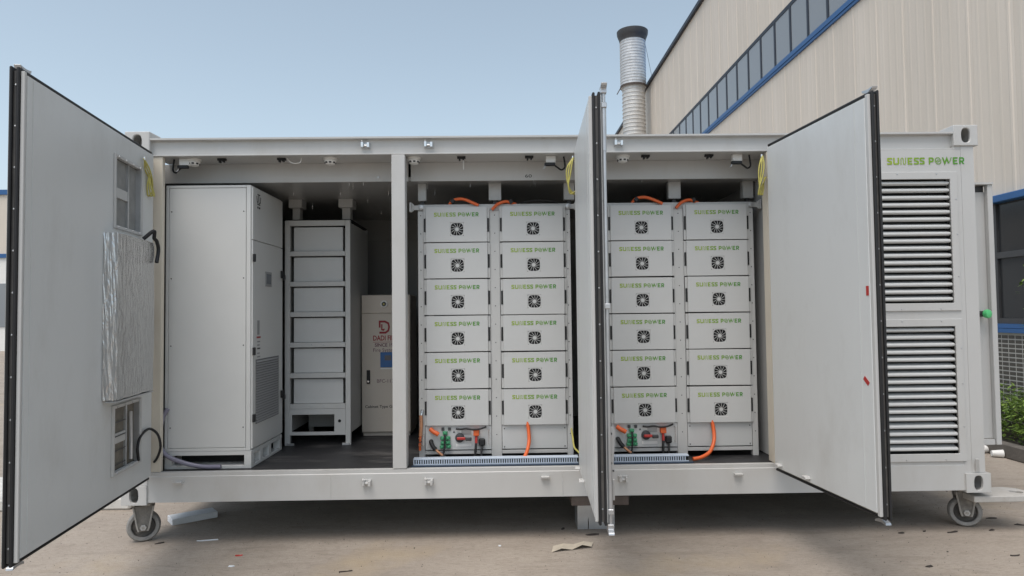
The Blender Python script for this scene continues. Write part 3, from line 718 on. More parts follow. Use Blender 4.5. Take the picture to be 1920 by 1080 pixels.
# door A: upper vent opening
def vent(u0, u1, z0, z1, proud, filt):
    # only the recess lining: frame lips, back plate, cross bars
    f = MB().grid_plate([u0-.018,u0+.002,u1-.002,u1+.018],[z0-.018,z0+.002,z1-.002,z1+.018],[(1,1)],YI+.0006,YI+proud).build('vent_frame', PAINT, dA, bevel=.002, off=(0,0,0))
    MB().box(u0+.001,u1-.001,.0077,.0110,z0+.001,z1-.001).build('back_plate', filt, f, off=(0,0,0))
    MB().box(u0+.003,u0+.02,.0112,YI+proud-.002,z0+.003,z1-.003).build('reveal_bar', GALV, f, off=(0,0,0))
    MB().box(u0+.16,u0+.18,.0112,.024,z0+.003,z1-.003).build('stile', GALV, f, off=(0,0,0))
    MB().box(u0+.181,u1-.003,.0112,.022,(z0+z1)/2-.03,(z0+z1)/2+.03).build('cross_bar', PAINT, f, off=(0,0,0))
    s_ = MB()
    for z in (z0-.006, z1+.006):
        for k in range(4): s_.lathe([(.006,0),(.005,.004),(.001,.005)], (u0+(u1-u0)*(k+.3)/3.6, YI+proud, z), (0,1,0), 6)
    stuff(s_.build('screws', GALV, f, off=(0,0,0)))
    return f
DUSTY = mat('dusty_filter', (.26,.26,.25), .7, var=.15, scale=14)
vent(.264,.666,1.654,2.070,.012,DUSTY)
f2 = vent(.264,.666,.178,.560,.016,mat('brown_filter', (.17,.15,.12), .6, var=.3, scale=16, dirt=(.05,.05,.05), damt=.6))
for k in range(4): MB().box(.45,.66,.0245,.027,.21+k*.085,.216+k*.085).build('grille_wire', DKGREY, f2, off=(0,0,0))
MB().tube([(.39,.035,.21),(.39,.034,.35),(.40,.035,.51)], .011, 8).build('drain_pipe', GALV, f2, off=(0,0,0))
# foil wrapped box on door A: subdivided block with uneven faces
def foil_box():
    m = bmesh.new(); bmesh.ops.create_cube(m, size=1)
    bmesh.ops.subdivide_edges(m, edges=m.edges[:], cuts=9, use_grid_fill=True)
    u0,u1,y0,y1,z0,z1 = .235,.818,YI+.0012,YI+.080,.625,1.592
    r = random.Random(4)
    me = bpy.data.meshes.new('foil_box')
    for v in m.verts:
        x,y,z = v.co; j = .0022
        X = u0+(x+.5)*(u1-u0); Yv = y0+(y+.5)*(y1-y0); Z = z0+(z+.5)*(z1-z0)
        if y > -.49: X += r.uniform(-j,j); Yv += r.uniform(-j,j); Z += r.uniform(-j,j)
        v.co = (X,Yv,Z)
    m.to_mesh(me); m.free(); me.materials.append(FOIL)
    o = bpy.data.objects.new('foil_box', me); COL.objects.link(o); o.parent = dA; o['label'] = 'aluminium foil-wrapped box'
    MB().box(.242,.811,YI+.014,YI+.082,.612,.619).build('bottom_flange', GALV, o, off=(0,0,0))
foil_box()

# ================================================================== POWER CABINET (left bay)
def power_cabinet():
    x0,x1,y0,y1,z0,z1 = .252,.868,.115,.79,ZB+.199,2.52
    t = thing('power_cabinet', 'tall light grey power cabinet standing at the left end of the container', 'cabinet', (.58,.45,z0))
    zb_ = z0+.125
    MB().box(x0,x1-.012,y0+.010,y1,zb_,z1).build('body', CABP, t, bevel=.003)
    # front face: edge strips and panel with open joints
    MB().box(x0,x0+.020,y0,y0+.0095,zb_,z1-.001).build('edge_strip', CABP, t, bevel=.0015)
    MB().box(x1-.042,x1-.0125,y0,y0+.0095,zb_,z1-.001).build('edge_strip', CABP, t, bevel=.0015)
    MB().box(x0+.024,x1-.046,y0+.001,y0+.0095,zb_+.024,z1-.022).build('front_panel', CABP, t, bevel=.0015)
    MB().box(x0+.021,x1-.043,y0,y0+.0095,z1-.018,z1-.001).build('edge_strip', CABP, t, bevel=.0015)
    MB().box(x0+.021,x1-.043,y0,y0+.0095,zb_,zb_+.020).build('edge_strip', CABP, t, bevel=.0015)
    s_ = MB()
    for x in (x0+.04, x1-.062):
        for z in (2.33,1.85,1.37,.79): s_.lathe([(.005,0),(.004,.002),(.001,.003)], (x,y0+.0009,z), (0,-1,0), 8)
    stuff(s_.build('screws', DKGREY, t))
    # side doors (the cabinet's working face looks right)
    X = x1
    MB().box(X-.0115,X,y0+.012,y1-.004,2.128,z1-.012).build('upper_door', CABP, t, bevel=.002)
    dl = MB().grid_plate([0,1],[0,1],[],0,1)
    lo = MB().box(X-.0115,X,y0+.012,y1-.004,zb_+.012,2.122).build('lower_door', CABP, t, bevel=.002)
    for z in (1.995,1.325,.85): MB().box(X+.0005,X+.018,y0+.002,y0+.028,z-.028,z+.028).build('hinge', BLACK, lo, bevel=.003)
    for z in (1.91,.95):
        hd = MB().box(X+.0005,X+.02,.735,.757,z-.03,z+.03).build('door_handle', BLACK, lo, bevel=.004)
        MB().box(X+.021,X+.034,.725,.767,z-.045,z-.005).build('lever', BLACK, hd, bevel=.004)
    ds = MB().box(X+.0005,X+.006,.378,.512,1.80,1.912).build('display', STICK, lo, bevel=.002)
    MB().box(X+.0063,X+.0075,.395,.495,1.82,1.895).build('screen', LCD, ds)
    MB().box(X+.0004,X+.0012,.215,.262,1.44,1.545).build('rating_plate', STICK, lo)
    MB().box(X+.0004,X+.0012,.205,.285,1.415,1.428).build('warning_strip', PRINTR, lo)
    for k, z in enumerate((1.385,1.36,1.335,1.30,1.275)): MB().box(X+.0004,X+.0012,.215,.215+.06-.01*(k%2),z,z+.010).build('label_line', PRINTK if k == 2 else STICK, lo)
    g_ = MB().box(X+.0004,X+.003,.185,.685,.80,1.262).build('vent_panel', mat('vent_mesh_grey', (.16,.16,.16), .6, var=.2, scale=60), lo)
    sl_ = MB()
    for k in range(24): sl_.prism([(X+.003,.808+k*.0188),(X+.010,.808+k*.0188),(X+.003,.820+k*.0188)], 'y', .192, .678)
    sl_.v = [(v[0],v[1],v[2]) for v in sl_.v]
    stuff(sl_.build('vent_fins', STICK, g_))
    # emblem, three leaf strokes over a short word bar
    em = MB()
    def S2(p, tk):
        V_, F_ = stroke(p, tk); em.add([(X+.0012, .19+q.x*.1, 2.36+q.y*.1) for q in V_], F_)
    S2([(.1,.95),(.18,.55),(.40,.45)], .12); S2([(.9,.95),(.82,.55),(.60,.45)], .12); S2([(.5,1.05),(.5,.56)], .14); S2([(.22,1.08),(.78,1.08)], .08); S2([(.2,.36),(.8,.36)], .08); S2([(.2,.12),(.42,.12)], .14); S2([(.5,.12),(.8,.12)], .14)
    em.build('emblem', PRINTK, t, fix=False)
    # pallet base
    b = MB(); b.box(x0,x1-.005,y0+.002,y1,zb_-.03,zb_-.001); b.box(x0,x1-.005,y0+.002,y1,z0+.001,z0+.022)
    for x in (x0,x1-.055):
        for y in (y0+.002,.30,.48,.73): b.box(x,x+.05,y,y+.055,z0+.022,zb_-.03)
    b.build('base', CABP, t, bevel=.0015)
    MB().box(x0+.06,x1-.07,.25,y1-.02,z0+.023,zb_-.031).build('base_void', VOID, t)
power_cabinet()

# ================================================================== INNER OPEN RACK
ORD = ['top', 'second', 'third', 'fourth', 'fifth', 'bottom']
def inner_rack():
    x0,x1,y0,y1,z0,z1 = .838,1.384,.94,1.68,ZB+.199,2.375
    t = thing('open_rack', 'tall open equipment rack of six blank modules behind the power cabinet', 'rack', ((x0+x1)/2,1.3,z0))
    for x in (x0,x1-.042): MB().box(x,x+.042,y0,y0+.04,z0,z1).build('upright', RACKP, t, bevel=.002)
    for x in (x0,x1-.042): MB().box(x,x+.042,y1-.04,y1,z0,z1).build('upright', RACKP, t, bevel=.002)
    MB().box(x1-.020,x1-.001,y0+.041,y1-.041,z0+.10,z1-.02).build('side_panel', RACKP, t)
    MB().box(x0+.001,x0+.020,y0+.041,y1-.041,z0+.10,z1-.02).build('side_panel', RACKP, t)
    MB().box(x0+.043,x1-.043,y0+.001,y0+.039,z1-.045,z1).build('top_rail', RACKP, t, bevel=.002)
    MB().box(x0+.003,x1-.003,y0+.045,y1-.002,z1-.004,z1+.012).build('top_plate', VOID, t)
    sv = MB()
    for k in range(6):
        z = 2.075-k*.2545
        MB().box(x0+.043,x1-.043,y0-.002,y0+.037,z,z+.040).build('cross_rail', RACKP, t, bevel=.002)
        for x in (1.06,1.16): sv.lathe([(.006,0),(.005,.003),(.001,.004)], (x,y0-.002,z+.02), (0,-1,0), 8)
    stuff(sv.build('screws', GALV, t))
    zl = 2.075-5*.2545
    MB().grid_plate([x0+.043,x0+.06,x1-.135,x1-.100,x1-.085,x1-.043],[.585,.612,.685,.715,.755,zl-.001],[(1,1),(1,2),(1,3)],y0,y0+.012).build('base_plate', RACKP, t)
    MB().cyl((x1-.092,y0-.0005,.70),(x1-.092,y0-.002,.70), .013, n=12).build('cable_hole', VOID, t)
    MB().box(x0+.10,x1-.06,y0+.35,y0+.36,.60,.76).build('inner_plate', INNER, t)
    for x in (x0+.02,x1-.07): MB().box(x,x+.06,y0-.01,y0-.0005,z0+.001,z0+.02).build('floor_clip', GALV, t, bevel=.002)
    for xa, xb in ((1.285,1.355),(.86,.92)):
        b = MB(); b.box(xa-.025,xb+.025,1.05,1.20,2.50,2.5718); b.box(xa,xb,1.08,1.17,2.388,2.4995); b.build('ceiling_bracket', RACKP, t, bevel=.002)
    first = None
    for k in range(6):
        z = 2.075-k*.2545+.0405
        lab = f'blank grey module without lettering, {ORD[k]} of six in the open rack'
        if first is None:
            first = thing('blank_module', lab, 'module', (1.1345,y0+.03,z), 'blank modules in the open rack')
            MB().box(.906,1.316,y0+.032,y0+.60,z,z+.205).build('case', MODP, first, bevel=.003)
            MB().box(.906,1.316,y0+.028,y0+.0315,z+.002,z+.203).build('front_plate', MODP, first, bevel=.001)
            for xx in (.882, 1.328): MB().box(xx,xx+.012,y0+.30,y0+.58,z,z+.03).build('slide_rail', RACKP, first)
        else: dup(first, (1.1345,y0+.03,z), lab)
inner_rack()

# ================================================================== FIRE CABINET
def fire_cabinet():
    x0,x1,y0,y1,z0,z1 = 1.392,1.828,1.34,1.80,ZB+.199,1.755
    t = thing('fire_cabinet', 'beige fire suppression cabinet with red lettering behind the centre post', 'cabinet', ((x0+x1)/2,1.57,z0))
    MB().box(x0,x1,y0+.012,y1,z0+.03,z1).build('body', FIREP, t, bevel=.004)
    MB().box(x0+.01,x1-.01,y0+.03,y1-.01,z0,z0+.0295).build('plinth', FIREP, t)
    d = MB().box(x0+.004,x1-.004,y0,y0+.0115,z0+.04,1.585).build('door', FIREP, t, bevel=.002)
    MB().box(x0+.004,x1-.004,y0,y0+.0115,1.592,z1-.004).build('top_panel', FIREP, t, bevel=.002)
    cx = 1.597
    a = MB().lathe([(.032,0),(.032,.012),(.024,.016),(.001,.016)], (cx,y0-.0005,1.672), (0,-1,0), 24).build('alarm_ring', WHITEP, t, smooth=True)
    MB().lathe([(.020,0),(.016,.004),(.001,.004)], (cx,y0-.017,1.672), (0,-1,0), 20).build('alarm_lens', DKGREY, a)
    MB().lathe([(.009,0),(.007,.004),(.001,.004)], (cx,y0-.0215,1.672), (0,-1,0), 12).build('alarm_button', YELLOW, a)
    h = MB().box(1.440,1.470,y0-.014,y0-.0005,.965,1.085).build('lock_handle', BLACK, d, bevel=.003)
    MB().cyl((1.455,y0-.0145,.985),(1.455,y0-.018,.985), .009, n=10).build('lock_barrel', CHROME, h)
    b = MB().box(1.562,1.70,y0-.008,y0-.0005,1.108,1.243).build('control_panel', BLUEP, d, bevel=.002)
    MB().box(1.562,1.70,y0-.003,y0-.0005,1.092,1.104).build('label_strip', WHITEP, d)
    MB().box(1.60,1.66,y0-.0095,y0-.0083,1.17,1.215).build('screen', LCD, b)
    Y_ = y0-.0012
    lg = MB()
    def S2(p, tk, cl=False):
        V_, F_ = stroke(p, tk, cl); lg.add([(1.548+q.x*.1, Y_, 1.41+q.y*.115) for q in V_], F_)
    S2([(.08,.45),(.08,.92),(.55,.92),(.85,.78),(.92,.5),(.85,.22),(.60,.06),(.05,.06)], .16)
    S2([(.27,.72),(.27,.30),(.42,.26),(.50,.36)], .12)
    lg.build('logo', PRINTR, d, fix=False)
    font_on_front('DADI FIRE', .062, 1.497, 1.348, Y_, .215, .0016).build('lettering', PRINTR, d, fix=False)
    MB().box(1.495,1.715,Y_-.0006,Y_+.0008,1.331,1.3345).build('rule', PRINTR, d)
    font_on_front('SINCE 19', .042, 1.512, 1.293, Y_, .165, .001).build('lettering', PRINTP, d, fix=False)
    font_on_front('Fire System', .045, 1.498, 1.247, Y_, .205).build('lettering', PRINTP, d, fix=False)
    font_on_front('BFC-117', .045, 1.530, .972, Y_, .15).build('lettering', PRINTP, d, fix=False)
    font_on_front('Cabinet Type Gas Fire', .034, 1.424, .75, Y_, .34, .0004).build('lettering', PRINTK, d, fix=False)
fire_cabinet()

# ================================================================== BATTERY RACKS
YR = .305          # front plane of the rack uprights
MH = .2718         # module pitch
ZM = .752          # underside of the lowest module
FLZ = ZB+.199
def make_module():
    t = thing('battery_module', 'x', 'battery module', (0,0,0), 'lettered battery modules in the racks')
    L0 = dict(off=(0,0,0)); w2 = .228; h = MH-.008
    # cover: front with square fan opening
    fr = .050; fx, fz = .004, h*.36
    MB().grid_plate([-w2, fx-fr, fx+fr, w2],[0, fz-fr, fz+fr, h],[(1,1)],-.022,-.010).build('cover', MODP, t, bevel=.0018, **L0)
    MB().grid_plate([-.246,-.2375,-.229,.229,.2375,.246],[.001,h*.28,h*.68,h-.001],[(1,1),(3,1)],-.0095,-.006).build('mounting_flange', RACKP, t, **L0)
    MB().box(-.225,.225,-.0055,.46,.004,h-.004).build('case', RACKP, t, **L0)
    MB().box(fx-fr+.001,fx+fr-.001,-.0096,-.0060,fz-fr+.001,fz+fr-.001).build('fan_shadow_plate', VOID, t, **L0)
    # grille
    g_ = MB(); n = 48; ro = []; ri = []
    for k in range(n):
        a = (k+.5)*2*math.pi/n; c, s_ = math.cos(a), math.sin(a); kk = (fr-.0006)/max(abs(c),abs(s_)); ro.append((fx+c*kk, fz+s_*kk))
        e_ = 2/3.6; rr = .0462; ri.append((fx+rr*math.copysign(abs(c)**e_, c), fz+rr*math.copysign(abs(s_)**e_, s_)))
    ya, yb = -.0205, -.0185
    g_.add([(x,ya,z) for x,z in ro]+[(x,ya,z) for x,z in ri]+[(x,yb,z) for x,z in ri], [(k,(k+1)%n,n+(k+1)%n,n+k) for k in range(n)]+[(n+k,n+(k+1)%n,2*n+(k+1)%n,2*n+k) for k in range(n)])
    for k in range(12):
        a = k*2*math.pi/12; b = a+.5
        p0 = Vector((fx+.012*math.cos(a),0,fz+.012*math.sin(a))); p1 = Vector((fx+.048*math.cos(b),0,fz+.048*math.sin(b)))
        d = (p1-p0).normalized(); q = Vector((-d.z,0,d.x))*.0015
        V_ = [p0+q,p0-q,p1-q*.9,p1+q*.9]; g_.add([(v.x,-.0198,v.z) for v in V_], [(0,1,2,3)])
    g_.lathe([(.0135,0),(.0135,.002),(.001,.002)], (fx,-.0188,fz), (0,-1,0), 20)
    g_.build('fan_grille', MODP, t, fix=False, **L0)
    for x in (-.2365,.2365): MB().box(x-.007,x+.007,-.0125,-.0098,h*.29,h*.67).build('handle_slot', BLACK, t, **L0)
    lettering(-.166, h*.72, .332, -.0232).build('lettering', LOGO, t, fix=False, **L0)
    return t
proto = make_module(); used = False
SIDE = ['left', 'right']
def rack(ri, x0):
    global used
    x1 = x0+1.14; zt = 2.385; cL, cR = x0+.289, x0+.858
    side = SIDE[ri]
    t = thing('battery_rack', f'light grey double battery rack, {side} of the two lettered racks', 'rack', ((x0+x1)/2,.6,FLZ), 'double battery racks')
    ups = [(x0,x0+.043),(x0+.536,x0+.611),(x1-.043,x1)]
    hs = MB()
    for a, b in ups:
        MB().box(a,b,YR,YR+.05,FLZ,zt-.04).build('upright', RACKP, t, bevel=.002); MB().box(a,b,1.0,1.05,FLZ,zt).build('upright', RACKP, t, bevel=.002)
        for k in range(13): hs.cyl(((a+b)/2,YR-.0004,.68+k*.136),((a+b)/2,YR-.0014,.68+k*.136), .0042, n=6)
        MB().box(a+.002,b-.002,YR+.051,1.0-.001,FLZ+.12,FLZ+.15).build('side_rail', RACKP, t)
    stuff(hs.build('rail_holes', DKGREY, t))
    MB().box(x0-.0,x1+.0,YR+.012,YR+.05,zt-.0395,zt+.012).build('top_rail', RACKP, t, bevel=.002)
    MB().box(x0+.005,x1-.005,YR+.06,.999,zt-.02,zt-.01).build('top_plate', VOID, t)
    for (a, b) in ((x0+.0435,x0+.5355),(x0+.6115,x1-.0435)): MB().box(a,b,YR+.004,YR+.04,FLZ+.040,FLZ+.066).build('bottom_rail', RACKP, t, bevel=.002)
    MB().box(x0+.614,x1-.046,YR+.002,YR+.012,FLZ+.074,ZM-.004).build('blank_panel', MODP, t, bevel=.002)
    ps = MB()
    for x in (x0+.63,x1-.062):
        for z in (FLZ+.09,ZM-.03): ps.lathe([(.005,0),(.004,.002),(.001,.003)], (x,YR+.0015,z), (0,-1,0), 8)
    stuff(ps.build('panel_screws', DKGREY, t))
    # tie bar ends to the container posts
    for q, xa in ((-1,x0),(1,x1)):
        br = MB(); br.box(xa-q*.02,xa+q*.045,YR-.006,YR+.010,zt-.03,zt+.005); br.box(xa+q*.046,xa+q*.052+q*.008,YR-.02,YR+.03,zt-.045,zt+.025)
        br.prism([(xa+q*.03,zt-.035),(xa+q*.0455,zt-.045),(xa+q*.0455,zt+.025),(xa+q*.03,zt+.012)],'y',YR-.010,YR+.014)
        o = br.build('tie_bracket', GALV if ri == 9 else RACKP, t, bevel=.002)
        MB().lathe([(.019,0),(.019,.004),(.010,.006),(.010,.012),(.001,.012)], (xa-q*.012+(0 if q>0 else .012),YR-.0062,zt-.012), (0,-1,0), 16).build('tie_bolt', GALV, o)
    # hangers up to the ceiling
    for a, b in ((x0-.01,x0+.052),(x0+.53,x0+.625),(x1-.035,x1+.045)):
        MB().box(a,b,YR+.10,YR+.16,zt+.055,2.5718).build('ceiling_hanger', RACKP, t, bevel=.002)
        MB().box((a+b)/2-.015,(a+b)/2+.015,YR+.12,YR+.14,zt-.009,zt+.0545).build('hanger_stud', DKGREY, t)
    for cx, cn in ((cL,'first'),(cR,'second')):
        for k in range(6):
            z = ZM+(5-k)*MH
            lab = f'grey battery module with fan grille, {ORD[k]} in the {cn} column of the {side} lettered rack'
            if not used: proto.location = (cx,YR,z); proto['label'] = lab; used = True
            else:
                m_ = dup(proto, (cx+random.uniform(-.0025,.0025),YR+random.uniform(-.002,.002),z+random.uniform(-.0012,.0012)), lab); m_.rotation_euler = (random.uniform(-.004,.004), random.uniform(-.0035,.0035), random.uniform(-.004,.004))
    # switch box under the first column
    bx = cL
    s = thing('switch_box', f'small switch panel with red rotary handle at the foot of the {side} lettered rack', 'switch box', (bx,YR,FLZ+.074), 'switch panels under the battery modules')
    P = lambda zx, zy, y=0: (x0+.316+(zx-845)*.000404, YR+y, .677-(zy-363)*.000404)
    zA, zB_ = FLZ+.074, ZM-.003
    MB().box(x0+.046,x0+.534,YR+.006,YR+.40,zA,zB_).build('case', RACKP, s)
    MB().box(x0+.046,x0+.534,YR-.002,YR+.0055,zA,zB_).build('front_panel', MODP, s, bevel=.0015)
    yp = -.0025
    c = P(805,400); rt = MB().lathe([(.034,0),(.034,.012),(.026,.018),(.001,.018)], (c[0],YR+yp,c[2]), (0,-1,0), 24).build('rotary_switch', DKGREY, s, smooth=True)
    m = MB().box(c[0]-.02,c[0]+.042,YR-.036,YR-.0215,c[2]-.013,c[2]+.007); m.build('switch_handle', REDP, rt, bevel=.004)
    MB().box(c[0]+.0425,c[0]+.088,YR-.036,YR-.0215,c[2]-.021,c[2]+.005).build('handle_grip', DKGREY, rt, bevel=.004)
    MB().box(c[0]-.03,c[0]+.085,YR-.0034,YR-.0026,c[2]-.066,c[2]-.045).build('label_strip', WHITEP, s)
    MB().box(c[0]+.012,c[0]+.085,YR-.0034,YR-.0026,c[2]+.02,c[2]+.06).build('rating_plate', STICK, s)
    for zx, zy in ((540,310),(495,400),(590,400),(500,485),(590,480),(485,558),(600,555)):
        c = P(zx,zy); te = MB().box(c[0]-.017,c[0]+.017,YR-.026,YR+yp,c[2]-.013,c[2]+.013).build('terminal', GREENT, s, bevel=.003)
        MB().box(c[0]-.008,c[0]+.008,YR-.034,YR-.0262,c[2]-.006,c[2]+.006).build('terminal_cap', GREENT, te, bevel=.002)
    for zx, zy in ((497,240),(618,240)):
        c = P(zx,zy); MB().box(c[0]-.010,c[0]+.010,YR-.014,YR+yp,c[2]-.011,c[2]+.011).build('socket', DKGREY, s, bevel=.002)
    c = P(700,295); MB().prism([(c[0]-.009,c[2]-.007),(c[0]+.009,c[2]-.007),(c[0],c[2]+.010)],'y',YR-.0034,YR-.0026).build('warning_mark', DKGREY, s)
    for zx, z1_, z2_ in ((150,335,535),(1335,250,520)):
        a = P(zx,z1_); b = P(zx,z2_); MB().tube([(a[0],YR+yp,a[2]),(a[0],YR-.03,a[2]),(b[0],YR-.03,b[2]),(b[0],YR+yp,b[2])], .004, 8, 1).build('pull_handle', CHROME, s)
    c = P(1110,300); oc = MB().box(c[0]-.021,c[0]+.021,YR-.045,YR+yp,c[2]-.024,c[2]+.024).build('orange_socket', ORANGE, s, bevel=.004)
    c = P(1210,480); MB().box(c[0]-.024,c[0]+.024,YR-.035,YR+yp,c[2]-.026,c[2]+.026).build('black_socket', BLACK, s, bevel=.008)
    # loose cables: each a thing
    lab = lambda tx: f'{tx} of the {side} lettered rack'
    def cable(nm, pts, r, m_, lb, cat='cable', **k): return single(nm, MB().tube(pts, r, 10), m_, lb, cat, smooth=True, **k)
    zf = FLZ+.012
    cable('orange_boot', [P(270,235,-.012),P(330,280,-.026),P(385,305,-.032),P(425,330,-.034)], .0165, ORANGE, lab('orange insulated cable boot at the switch panel'), 'cable boot')
    a = thing('battery_cable', lab('copper-banded black cable hanging from the switch panel'), 'cable', P(480,760,-.05))
    MB().tube([P(285,460,-.006),P(285,460,-.03),P(320,530,-.045),P(375,590,-.05)], .0155, 10).build('boot', BLACK, a, smooth=True)
    MB().tube([P(377,592,-.05),P(430,640,-.055),P(500,695,-.06)], .010, 10).build('sleeve', COPPER, a, smooth=True)
    MB().tube([P(502,697,-.06),P(560,730,-.066),P(620,750,-.075)], .012, 10).build('band', BLACK, a, smooth=True)
    MB().tube([P(622,751,-.075),P(690,780,-.09),P(770,800,-.11)], .010, 10).build('core', ORANGE, a, smooth=True)
    cable('black_wire', [P(535,330,-.036),P(538,420,-.048),P(535,520,-.05),P(520,640,-.052),P(500,720,-.055),P(500,800,-.06)], .0065, BLACK, lab('thin black wire from the green terminals'))
    a = thing('black_cable', lab('black cable below the orange plug'), 'cable', P(1090,790,-.05))
    MB().tube([P(1110,352,-.022),P(1108,420,-.03),P(1105,490,-.036)], .010, 10).build('red_sleeve', REDP, a, smooth=True)
    MB().tube([P(1105,492,-.036),P(1095,600,-.045),P(1090,720,-.05),P(1088,800,-.052)], .0095, 10).build('jacket', BLACK, a, smooth=True)
    cable('black_cable', [P(1210,535,-.018),P(1208,600,-.03),P(1195,700,-.045),P(1188,800,-.05)], .0085, BLACK, lab('black cable below the square black plug'))
    cable('wire_bundle', [P(740,235,-.02),P(830,240,-.03),P(930,225,-.036),P(1050,240,-.048),P(1180,228,-.05),P(1290,200,-.03)], .007, BLACK, lab('black wire bundle tucked under the lowest module'))
    # orange links over the rack top
    zz = zt
    cable('orange_link', [(x0+.235,YR+.03,zz+.014),(x0+.265,YR+.015,zz+.045),(x0+.335,YR+.0,zz+.050),(x0+.40,YR-.01,zz+.025),(x0+.455,YR-.015,zz-.002)], .0115, ORANGE, lab('arched orange power link over the first column'))
    cable('orange_link', [(x0+.555,YR-.018,zz-.035),(x0+.60,YR-.012,zz+.008),(x0+.66,YR+.0,zz+.028),(x0+.70,YR+.015,zz+.018),(x0+.735,YR+.03,zz+.012)], .0115, ORANGE, lab('short orange power link by the second column'))
    for xx, zq, nm in ((x0+.262,zz+.036,'first'),(x0+.697,zz+.028,'second')):
        single('cable_clamp', MB().obox((xx,YR+.012,zq), (.015,.016,.016), Matrix.Rotation(R(40 if nm == 'first' else -40),3,'Y')), BLACK, lab(f'black clamp on the orange link, {nm} column,'), 'clamp', bevel=.003)
    if ri == 0:
        cable('black_arch_cable', [(x0+.77,YR+.0,zz+.014),(x0+.83,YR-.0,zz+.028),(x0+.92,YR-.0,zz+.034),(x0+1.0,YR,zz+.028),(x0+1.05,YR+.0,zz+.014)], .004, BLACK, 'thin black cable arched over the second column of the left lettered rack')
    # the orange cable out of the blank panel
    xs_ = x0+.80 if ri == 0 else x0+.79
    if ri == 0: pts = [(xs_,YR-.008,ZM+.02),(xs_+.008,YR-.022,ZM-.04),(xs_+.010,YR-.05,ZM-.11),(xs_-.005,YR-.10,ZM-.17),(xs_-.03,YR-.15,ZM-.215)]
    else: pts = [(xs_,YR-.008,ZM+.02),(xs_+.008,YR-.03,ZM-.06),(xs_-.005,YR-.07,ZM-.13),(xs_-.05,YR-.12,ZM-.195),(xs_-.12,YR-.16,ZM-.225),(xs_-.19,YR-.175,ZM-.236)]
    cable('orange_cable', pts, .0135, ORANGE, lab('thick orange cable dropping below the second column'))
    return s
rack(0, 2.03); rack(1, 3.409)
for i, (xx, lb) in enumerate(((2.05, 'copper banded cable clipped to the far left upright of the left lettered rack'),)):
    a = thing('clipped_cable', lb, 'cable', (xx,YR-.02,FLZ+.07))
    MB().tube([(xx-.005,YR-.016,.83),(xx-.002,YR-.02,.76),(xx-.008,YR-.02,.68)], .013, 10).build('sleeve', COPPER, a, smooth=True)
    MB().tube([(xx-.008,YR-.02,.679),(xx-.012,YR-.02,.62),(xx-.012,YR-.018,.575)], .009, 10).build('core', ORANGE, a, smooth=True)
    for z in (.66,.635,.61): MB().lathe([(.010,0),(.0145,.0),(.0145,.006),(.010,.006)], (xx-.010,YR-.02,z), (0,0,1), 12, closed=True).build('band', DKGREY if z == .635 else COPPER, a)
    MB().tube([(xx-.002,YR-.016,.831),(xx+.002,YR-.012,.85),(xx+.004,YR-.004,.872)], .010, 8).build('lug', CHROME, a, smooth=True)

# slotted trunking on the floor
def trunking(x0, x1, y, label):
    t = thing('cable_trunking', label, 'cable trunking', ((x0+x1)/2,y,FLZ), 'slotted cable trunking on the container floor')
    z0 = FLZ+.001; h = .050
    MB().box(x0,x1,y,y+.06,z0,z0+.004).build('base', TRAY, t)
    MB().box(x0,x1,y+.057,y+.06,z0+.0045,z0+h).build('rear_wall', TRAY, t)
    MB().box(x0,x1,y,y+.003,z0+.0045,z0+.012).build('front_wall', TRAY, t)
    fg = MB(); n = int((x1-x0)/.0165)
    for k in range(n): fg.box(x0+k*.0165,x0+k*.0165+.0085,y,y+.003,z0+.012,z0+h-.010)
    MB().box(x0+.002,x1-.002,y+.012,y+.054,z0+.005,z0+.034).build('slot_shade_fill', VOID, t)  # solid black block added to darken the inside behind the slots
    stuff(fg.build('fingers', TRAY, t, fix=False))
    MB().box(x0-.001,x1+.001,y-.002,y+.062,z0+h-.010,z0+h).build('lid', TRAY, t, bevel=.002)
trunking(2.01, 3.185, .115, 'long pale blue slotted trunking at the foot of the left lettered rack')
trunking(3.40, 3.975, .115, 'short pale blue slotted trunking at the foot of the right lettered rack')
BT = mat('navy_floor_trim', (.03,.05,.085), .5)
single('floor_strip', MB().box(2.0, 3.19, .075, .108, FLZ+.0005, FLZ+.006), BT, 'dark navy strip on the floor before the long trunking', 'strip')
single('floor_strip', MB().box(3.40, 4.0, .075, .108, FLZ+.0005, FLZ+.006), BT, 'dark navy strip on the floor before the short trunking', 'strip')

# ================================================================== ceiling devices
def detector(x, y, label):
    t = thing('smoke_detector', label, 'smoke detector', (x,y,2.705), 'smoke detectors under the top rail')
    MB().lathe([(.050,0),(.050,-.010),(.044,-.014),(.001,-.014)], (x,y,2.7055), n=24).build('base', WHITEP, t, smooth=True)
    MB().lathe([(.040,-.0142),(.044,-.022),(.032,-.044),(.016,-.050),(.001,-.050)], (x,y,2.7055), n=24).build('dome', WHITEP, t, smooth=True)
    for k in range(8):
        a = k*math.pi/4+.2; c = (x+.037*math.cos(a), y+.037*math.sin(a), 2.7055-.033)
        MB().obox(c, (.0035,.008,.006), Matrix.Rotation(a,3,'Z')).build('slot', DKGREY, t)
detector(1.428, .11, 'white smoke detector above the open rack, left of the centre post')
detector(2.008+.02, .11, 'white smoke detector tucked right beside the centre post')
detector(3.539, .11, 'white smoke detector just right of the middle door')
detector(.452, .11, 'white smoke detector above the power cabinet')
